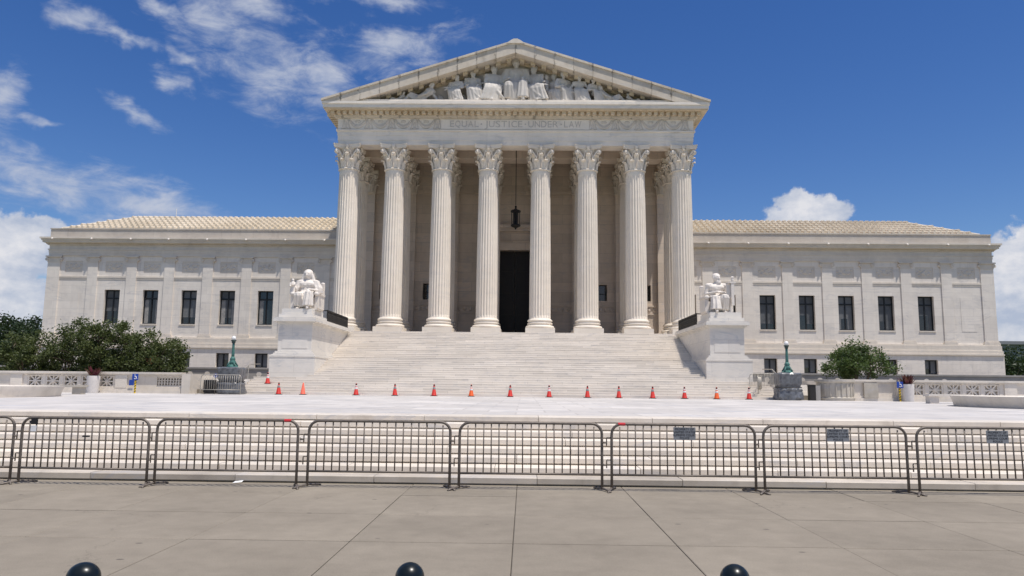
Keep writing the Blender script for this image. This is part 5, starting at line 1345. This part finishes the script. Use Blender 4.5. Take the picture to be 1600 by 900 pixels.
rc = random.Random(3)


def make_cone(x, y, z, mt, bnd, label, group):
    r = empty('traffic_cone', (x, y, z), rc.uniform(-0.5, 0.5)); tag(r, label, 'traffic cone', group)
    put('body', cone_parts[mt], r); put('foot', foot_me, r)
    if bnd == 'white': put('collar', bandA, r); put('collar', bandB, r); put('tip', tip, r)
    elif bnd == 'grey': put('collar', bandG, r); put('tip', tip, r)


cdesc = {('orange', 'grey'): 'red-orange cone with grey collar', ('orange', 'white'): 'red-orange cone with white collars', ('orange2', 'white'): 'bright orange cone with white collars', ('orange3', None): 'plain faded coral cone without collar'}
for i, (x, mt, bnd) in enumerate(cones):
    make_cone(x, 44.62 + rc.uniform(-0.05, 0.05), ZP, mt, bnd, cdesc[(mt, bnd)] + ', %s from left along the stair foot' % ORD[i], 'traffic cones along the stair foot')
make_cone(-15.0, 46.6, ZP + 4 * H, 'orange', 'white', 'small red-orange cone behind the row, by the left side steps', 'cones by the side steps')


# ------------------------------------------------------------------ crowd barricades
def barr_frame(w_):
    r = 0.17; hw = w_ / 2; top = 1.10; pts = [(-hw, 0, 0.02)]
    pts += [(-hw, 0, 0.5), (-hw, 0, top - r - 0.02)]
    for k in range(1, 7):
        a = PI - k * (PI / 2) / 6.0; pts.append((-hw + r + r * math.cos(a), 0, top - r + r * math.sin(a)))
    pts += [(0, 0, top)]
    for k in range(0, 7):
        a = PI / 2 - k * (PI / 2) / 6.0; pts.append((hw - r + r * math.cos(a), 0, top - r + r * math.sin(a)))
    pts += [(hw, 0, 0.5), (hw, 0, 0.02)]
    return MB().tube(pts, 0.0235, 8)


def hook_mesh():
    mb = MB(); z = 0.0
    mb.tube([(0.02, 0, z), (0.085, 0, z)], 0.016, 6)
    mb.tube([(0.085, 0, z - 0.05), (0.085, 0, z + 0.075), (0.095, 0, z + 0.085), (0.165, 0, z + 0.085)], 0.0105, 6)
    return mb


fr_cache = {}
def barricade(x0, x1, y, rz, label, sign=None, group='crowd barricades along the pavement', mat='steel', z=0.0, hooks=True, sc=1.0):
    w_ = x1 - x0
    root = empty('crowd_barricade', ((x0 + x1) / 2, y, z), rz); tag(root, label, 'barricade', group)
    key = (round(w_, 2), mat)
    if key not in fr_cache:
        hw = w_ / 2
        fr_cache[key] = (barr_frame(w_).mesh('frame', mat, True), MB().tube([(-hw, 0, 0.262), (hw, 0, 0.262)], 0.019, 8).mesh('bottom_rail', mat, True),
                         MB().tube([(0, 0, 0.275), (0, 0, 1.085)], 0.0118, 6).mesh('bar', mat, True),
                         MB().tube([(0, -0.30, 0.005), (0, -0.22, 0.022), (0, 0.0, 0.045), (0, 0.22, 0.022), (0, 0.30, 0.005)], 0.018, 6).mesh('foot', mat, True), hook_mesh().mesh('hook', mat, True))
    F_, Rl, Ba, Fo, Hk = fr_cache[key]
    put('frame', F_, root); put('bottom_rail', Rl, root)
    n_ = 17; hw = w_ / 2
    for i in range(n_):
        xx = -hw + w_ * (i + 1) / (n_ + 1.0)
        ln = 1.0 if abs(abs(xx) - hw) > 0.15 else 0.955
        put('bar', Ba, root, (xx + random.uniform(-0.004, 0.004), 0, 0.275 * (1 - ln)), (random.uniform(-0.006, 0.006), random.uniform(-0.007, 0.007), 0), (1, 1, ln))
    for sd in (-1, 1): put('foot', Fo, root, (sd * hw, 0, 0), (0, 0, sd * 0.45 + random.uniform(-0.2, 0.2)))
    if hooks:
        for hz in (0.42, 0.79): put('hook', Hk, root, (-hw - 0.17, 0, hz), (0, 0, 0))
    if sign is not None:
        pl_ = put('sign_plate', MB().box(-0.185, 0.185, -0.018, -0.012, -0.105, 0.105).mesh('sign_plate', 'signplate'), root, (sign, 0, 0.955))
        for k, tx in enumerate(('PROPERTY OF', 'UNITED STATES', 'SUPREME COURT', 'POLICE')):
            put('sign_lettering', text_mesh(tx, 0.048, 'ink', 0.001, 1.05), pl_, (0, -0.0195, 0.073 - 0.049 * k), (PI / 2, 0, 0))
    root.rotation_euler[0] = random.uniform(-0.02, 0.02); root.location.y += random.uniform(-0.03, 0.03)
    return root


BY = 12.82
bl_ = [(-10.25, -7.80, 0.05, None, 'steel crowd barricade cut off by the left edge of the photo'),
       (-7.60, -5.38, -0.03, None, 'steel crowd barricade with small dark tag, first full one from the left'),
       (-5.26, -2.86, 0.0, None, 'steel crowd barricade with red tape near its right corner'),
       (-2.69, -0.29, 0.0, None, 'plain steel crowd barricade, third full one from the left'),
       (-0.13, 2.27, 0.02, None, 'plain steel crowd barricade directly before the middle of the stairs'),
       (2.43, 4.83, 0.0, 0.02, 'steel crowd barricade with grey sign plate, just right of the middle'),
       (4.97, 7.38, 0.03, 0.05, 'steel crowd barricade with grey sign plate, second from the right edge'),
       (7.53, 9.95, 0.02, 0.14, 'steel crowd barricade with grey sign plate at the right edge')]
roots = []
for i, (a, b, rz, sg_, lb) in enumerate(bl_):
    y = BY + (-0.04 if i == 1 else 0.0) + 0.008 * max(0, (a + b) / 2)
    roots.append(barricade(a, b, y, rz, lb, sg_, hooks=True))
put('tag', MB().box(-0.06, 0.06, -0.026, -0.02, -0.05, 0.05).mesh('tag', 'ink'), roots[1], (-0.89, 0, 1.04))
put('tag', MB().box(-0.05, 0.05, -0.026, -0.02, -0.05, 0.05).mesh('tag', 'paper'), roots[1], (-0.90, 0, 0.92))
put('clip', MB().box(-0.055, 0.055, -0.03, 0.012, -0.012, 0.012).mesh('clip', 'ink'), roots[1], (0.02, 0, 0.80))
tape = MB().lathe([(0.024, -0.06), (0.026, -0.055), (0.026, 0.055), (0.024, 0.06)], 8).mesh('tape', 'redtape')
put('tape', tape, roots[2], (1.02, 0, 1.10), (0, PI / 2, 0)); put('tape', tape, roots[5], (-1.03, 0, 1.10), (0, PI / 2, 0))
# smaller barricades by the side steps
barricade(-17.5, -15.2, 42.7, 0.0, 'steel barricade standing before the left wrapped pedestal and bin', group='barricades by the side steps', mat='steel_light', z=ZP, sc=0.8)
barricade(14.9, 16.6, 46.9, 0.1, 'pale steel barricade on the right side steps', group='barricades by the side steps', mat='steel_light', z=ZP + 0.45)
barricade(14.4, 16.1, 46.0, 1.15, 'pale steel barricade swung open beside the right cheek block', group='barricades by the side steps', mat='steel_light', z=ZP + 0.3)

# ------------------------------------------------------------------ bollards
bo_me = MB().lathe([(0.079, 0.06), (0.079, 0.70)] + [(0.079 * math.cos(q * PI / 20), 0.70 + 0.079 * math.sin(q * PI / 20)) for q in range(1, 10)] + [(0.002, 0.779)], 40).mesh('post', 'bollard', True)
bb_me = MB().lathe([(0.12, 0.0), (0.12, 0.05), (0.10, 0.07), (0.081, 0.075)], 32).mesh('base_ring', 'bollard', True)
for (x, dz, lb) in ((-1.44, -0.03, 'dark green domed bollard at the lower left edge of the pavement'), (0.34, -0.005, 'dark green domed bollard left of the middle at the bottom edge'), (2.09, 0.01, 'dark green domed bollard right of the middle at the bottom edge')):
    r = empty('bollard', (x, 4.2, dz)); tag(r, lb, 'bollard', 'bollards along the kerb')
    put('post', bo_me, r, scale=(1.12, 1.0, 1.0) if x < -1 else None); put('base_ring', bb_me, r)
# scrap of paper on the lowest step
ps = MB().add([(-4.09, 13.2, 0.004), (-4.02, 13.18, 0.012), (-3.98, 13.23, 0.04), (-4.06, 13.25, 0.03), (-3.93, 13.2, 0.02), (-3.91, 13.24, 0.05)], [(0, 1, 2, 3), (1, 4, 5, 2)])
tag(build(ps, 'paper_scrap', 'paper', org=(-4.0, 13.2, 0)), 'crumpled scrap of white paper on the pavement by the lowest step', 'litter')


# ================================================================== TREES
def tree(label, base, cc, rad, nclump, nleaf, lsz, mat, stems=4, seed=1, group='trees behind the left balustrade', cr=(0.27, 0.52), extra=None, name='leafy_tree', outer=0.45):
    rt = random.Random(seed); base = Vector(base); cc = Vector(cc)
    root = empty(name, base); tag(root, label, 'tree', group)
    tips = []
    while len(tips) < nclump:
        p = Vector((rt.uniform(-1, 1), rt.uniform(-1, 1), rt.uniform(-1, 1)))
        if outer < p.length < 1.0:
            # uneven outline
            k = 1.0 + 0.16 * math.sin(3.1 * math.atan2(p.y, p.x) + seed) + 0.12 * math.sin(5.3 * p.z + seed * 2)
            tips.append(cc + Vector((p.x * rad[0], p.y * rad[1], p.z * rad[2])) * k)
    tr = MB(); nodes = []
    for i in range(stems):
        a = 2 * PI * i / stems + rt.uniform(-0.4, 0.4); b0 = base + Vector((math.cos(a), math.sin(a), 0)) * 0.12 * (stems > 1)
        e = cc + Vector((math.cos(a) * rad[0] * 0.45, math.sin(a) * rad[1] * 0.45, rad[2] * rt.uniform(-0.1, 0.35)))
        m1_ = b0.lerp(e, 0.4) + Vector((rt.uniform(-0.15, 0.15), rt.uniform(-0.15, 0.15), 0.1)); m2_ = b0.lerp(e, 0.72) + Vector((rt.uniform(-0.15, 0.15), rt.uniform(-0.15, 0.15), 0.08))
        r0 = 0.045 * rad[0] / 1.9 * (1.7 if stems == 1 else 1.0) + 0.02
        tr.tube([b0, m1_, m2_, e], [r0, r0 * 0.8, r0 * 0.6, r0 * 0.35], 7); nodes += [m1_, m2_, e]
    for t in tips:
        nd = min(nodes, key=lambda q: (q - t).length + (0.6 if q.z > t.z else 0)); md = nd.lerp(t, 0.55) + Vector((rt.uniform(-0.1, 0.1), rt.uniform(-0.1, 0.1), 0.08))
        tr.tube([nd, md, t], [0.026, 0.016, 0.006], 5)
    build(tr, 'trunk', 'bark', root, True)
    groups = {mat: MB()}
    if extra: groups[extra[0]] = MB()
    for t in tips:
        rr = rt.uniform(*cr)
        mk = mat
        if extra and (t - Vector(extra[1])).length < extra[2]: mk = extra[0]
        mb = groups[mk]; ux = rt.uniform(0.8, 1.3)
        for q in range(int(nleaf / nclump)):
            p = t + Vector((rt.gauss(0, 0.5) * rr * ux, rt.gauss(0, 0.5) * rr * ux, rt.gauss(0, 0.42) * rr))
            d = Vector((rt.gauss(0, 1), rt.gauss(0, 1), rt.gauss(0.25, 0.7)))
            if d.length < 1e-3: continue
            d.normalize(); sd = d.cross(Vector((rt.gauss(0, 1), rt.gauss(0, 1), rt.gauss(0, 1))))
            if sd.length < 1e-3: continue
            sd.normalize(); L = lsz * rt.uniform(0.65, 1.3); W_ = L * 0.27; nn = d.cross(sd) * L * 0.08
            mb.v += [tuple(p), tuple(p + d * L * 0.5 + sd * W_ + nn), tuple(p + d * L), tuple(p + d * L * 0.5 - sd * W_ + nn)]
            k = len(mb.v) - 4; mb.f += [(k, k + 1, k + 2), (k, k + 2, k + 3)]
    build(groups[mat], 'crown', mat, root)
    if extra and groups[extra[0]].f: build(groups[extra[0]], 'dry_foliage', extra[0], root)
    return root


zt = ZP + 0.25
tree('bushy green tree at the left end of the balustrade trees', (-32.2, 49.5, zt), (-32.0, 49.2, 3.1), (1.9, 1.9, 1.9), 70, 9000, 0.17, 'leaf', 5, 1)
tree('bushy green tree behind the leftmost pierced panels', (-29.4, 50.0, zt), (-29.2, 49.8, 3.5), (2.0, 2.0, 2.05), 80, 10500, 0.17, 'leaf', 5, 2)
tree('tallest bushy green tree behind the left planter', (-26.6, 49.6, zt), (-26.4, 49.4, 3.6), (1.95, 1.9, 2.15), 80, 10500, 0.17, 'leaf', 5, 3)
tree('bushy green tree behind the blue wheelchair sign on the left', (-24.9, 49.8, zt), (-24.8, 49.6, 3.3), (1.75, 1.8, 1.95), 70, 9500, 0.17, 'leaf', 5, 4)
tree('bushy green tree with a brown dry patch nearest the left lamp', (-22.9, 49.4, zt), (-22.85, 49.2, 2.9), (1.45, 1.6, 1.65), 64, 9000, 0.16, 'leaf', 5, 5, extra=('leaf_dry', (-23.2, 48.0, 3.6), 0.75))
tree('dark tall tree at the far left beyond the wing', (-57.5, 84, zt), (-57.5, 84, 5.4), (4.0, 3.4, 3.7), 130, 13000, 0.34, 'leaf_dark', 3, 6, 'dark trees beyond the left wing', (0.6, 1.1))
tree('dark lower tree between the wing corner and the left trees', (-52.0, 80, zt), (-52.5, 80, 4.4), (2.8, 2.6, 2.9), 90, 9000, 0.32, 'leaf_dark', 3, 7, 'dark trees beyond the left wing', (0.6, 1.0))
tree('spreading green tree before the right wing, above the curved planter wall', (22.0, 48.0, zt), (22.0, 47.8, 3.35), (2.05, 1.7, 1.0), 64, 8600, 0.16, 'leaf_right', 5, 8, 'trees before the right wing', (0.28, 0.5))
for i, (x, y, r, h) in enumerate(((76, 118, 5.0, 3.7), (84, 124, 5.5, 3.9), (70, 128, 5.0, 3.6), (92, 118, 5, 3.8))):
    tree(['dark distant tree just right of the right wing corner', 'dark distant tree at the right edge of the photo', 'dark distant tree behind the right wing corner', 'dark distant tree beyond the right edge'][i], (x, y, zt), (x, y, zt + h * 0.8), (r, r * 0.9, h * 0.85), 70, 8000, 0.5, 'leaf_far', 2, 20 + i, 'distant trees beyond the right wing', (0.9, 1.6))
# far building behind the trees on the right
fbld = empty('far_building', (120, 190, 0)); tag(fbld, 'low grey distant building above the trees at the right edge', 'building')
build(MB().box(95, 150, 190, 210, 0, 13.2), 'wall', 'farwall', fbld)
build(MB().box(94, 151, 189, 211, 13.201, 14.0), 'roof', 'farwall', fbld)
for i in range(9): build(MB().box(98 + i * 5.5, 100.4 + i * 5.5, 189.9, 189.99, 8, 11), 'window', 'glass', fbld)
# chain fence at the right beyond the balustrade
cf = empty('mesh_fence', (50, 62, ZP)); tag(cf, 'thin wire fence at the far right before the distant trees', 'fence')
build(MB().box(48, 62, 62.0, 62.04, 3.3, 3.36).box(48, 62, 62.0, 62.04, 2.3, 2.35), 'rail', 'steel_light', cf)
for i in range(8): build(MB().tube([(48 + i * 2.0, 62.02, ZP), (48 + i * 2.0, 62.02, 3.4)], 0.03, 6), 'post', 'steel_light', cf)
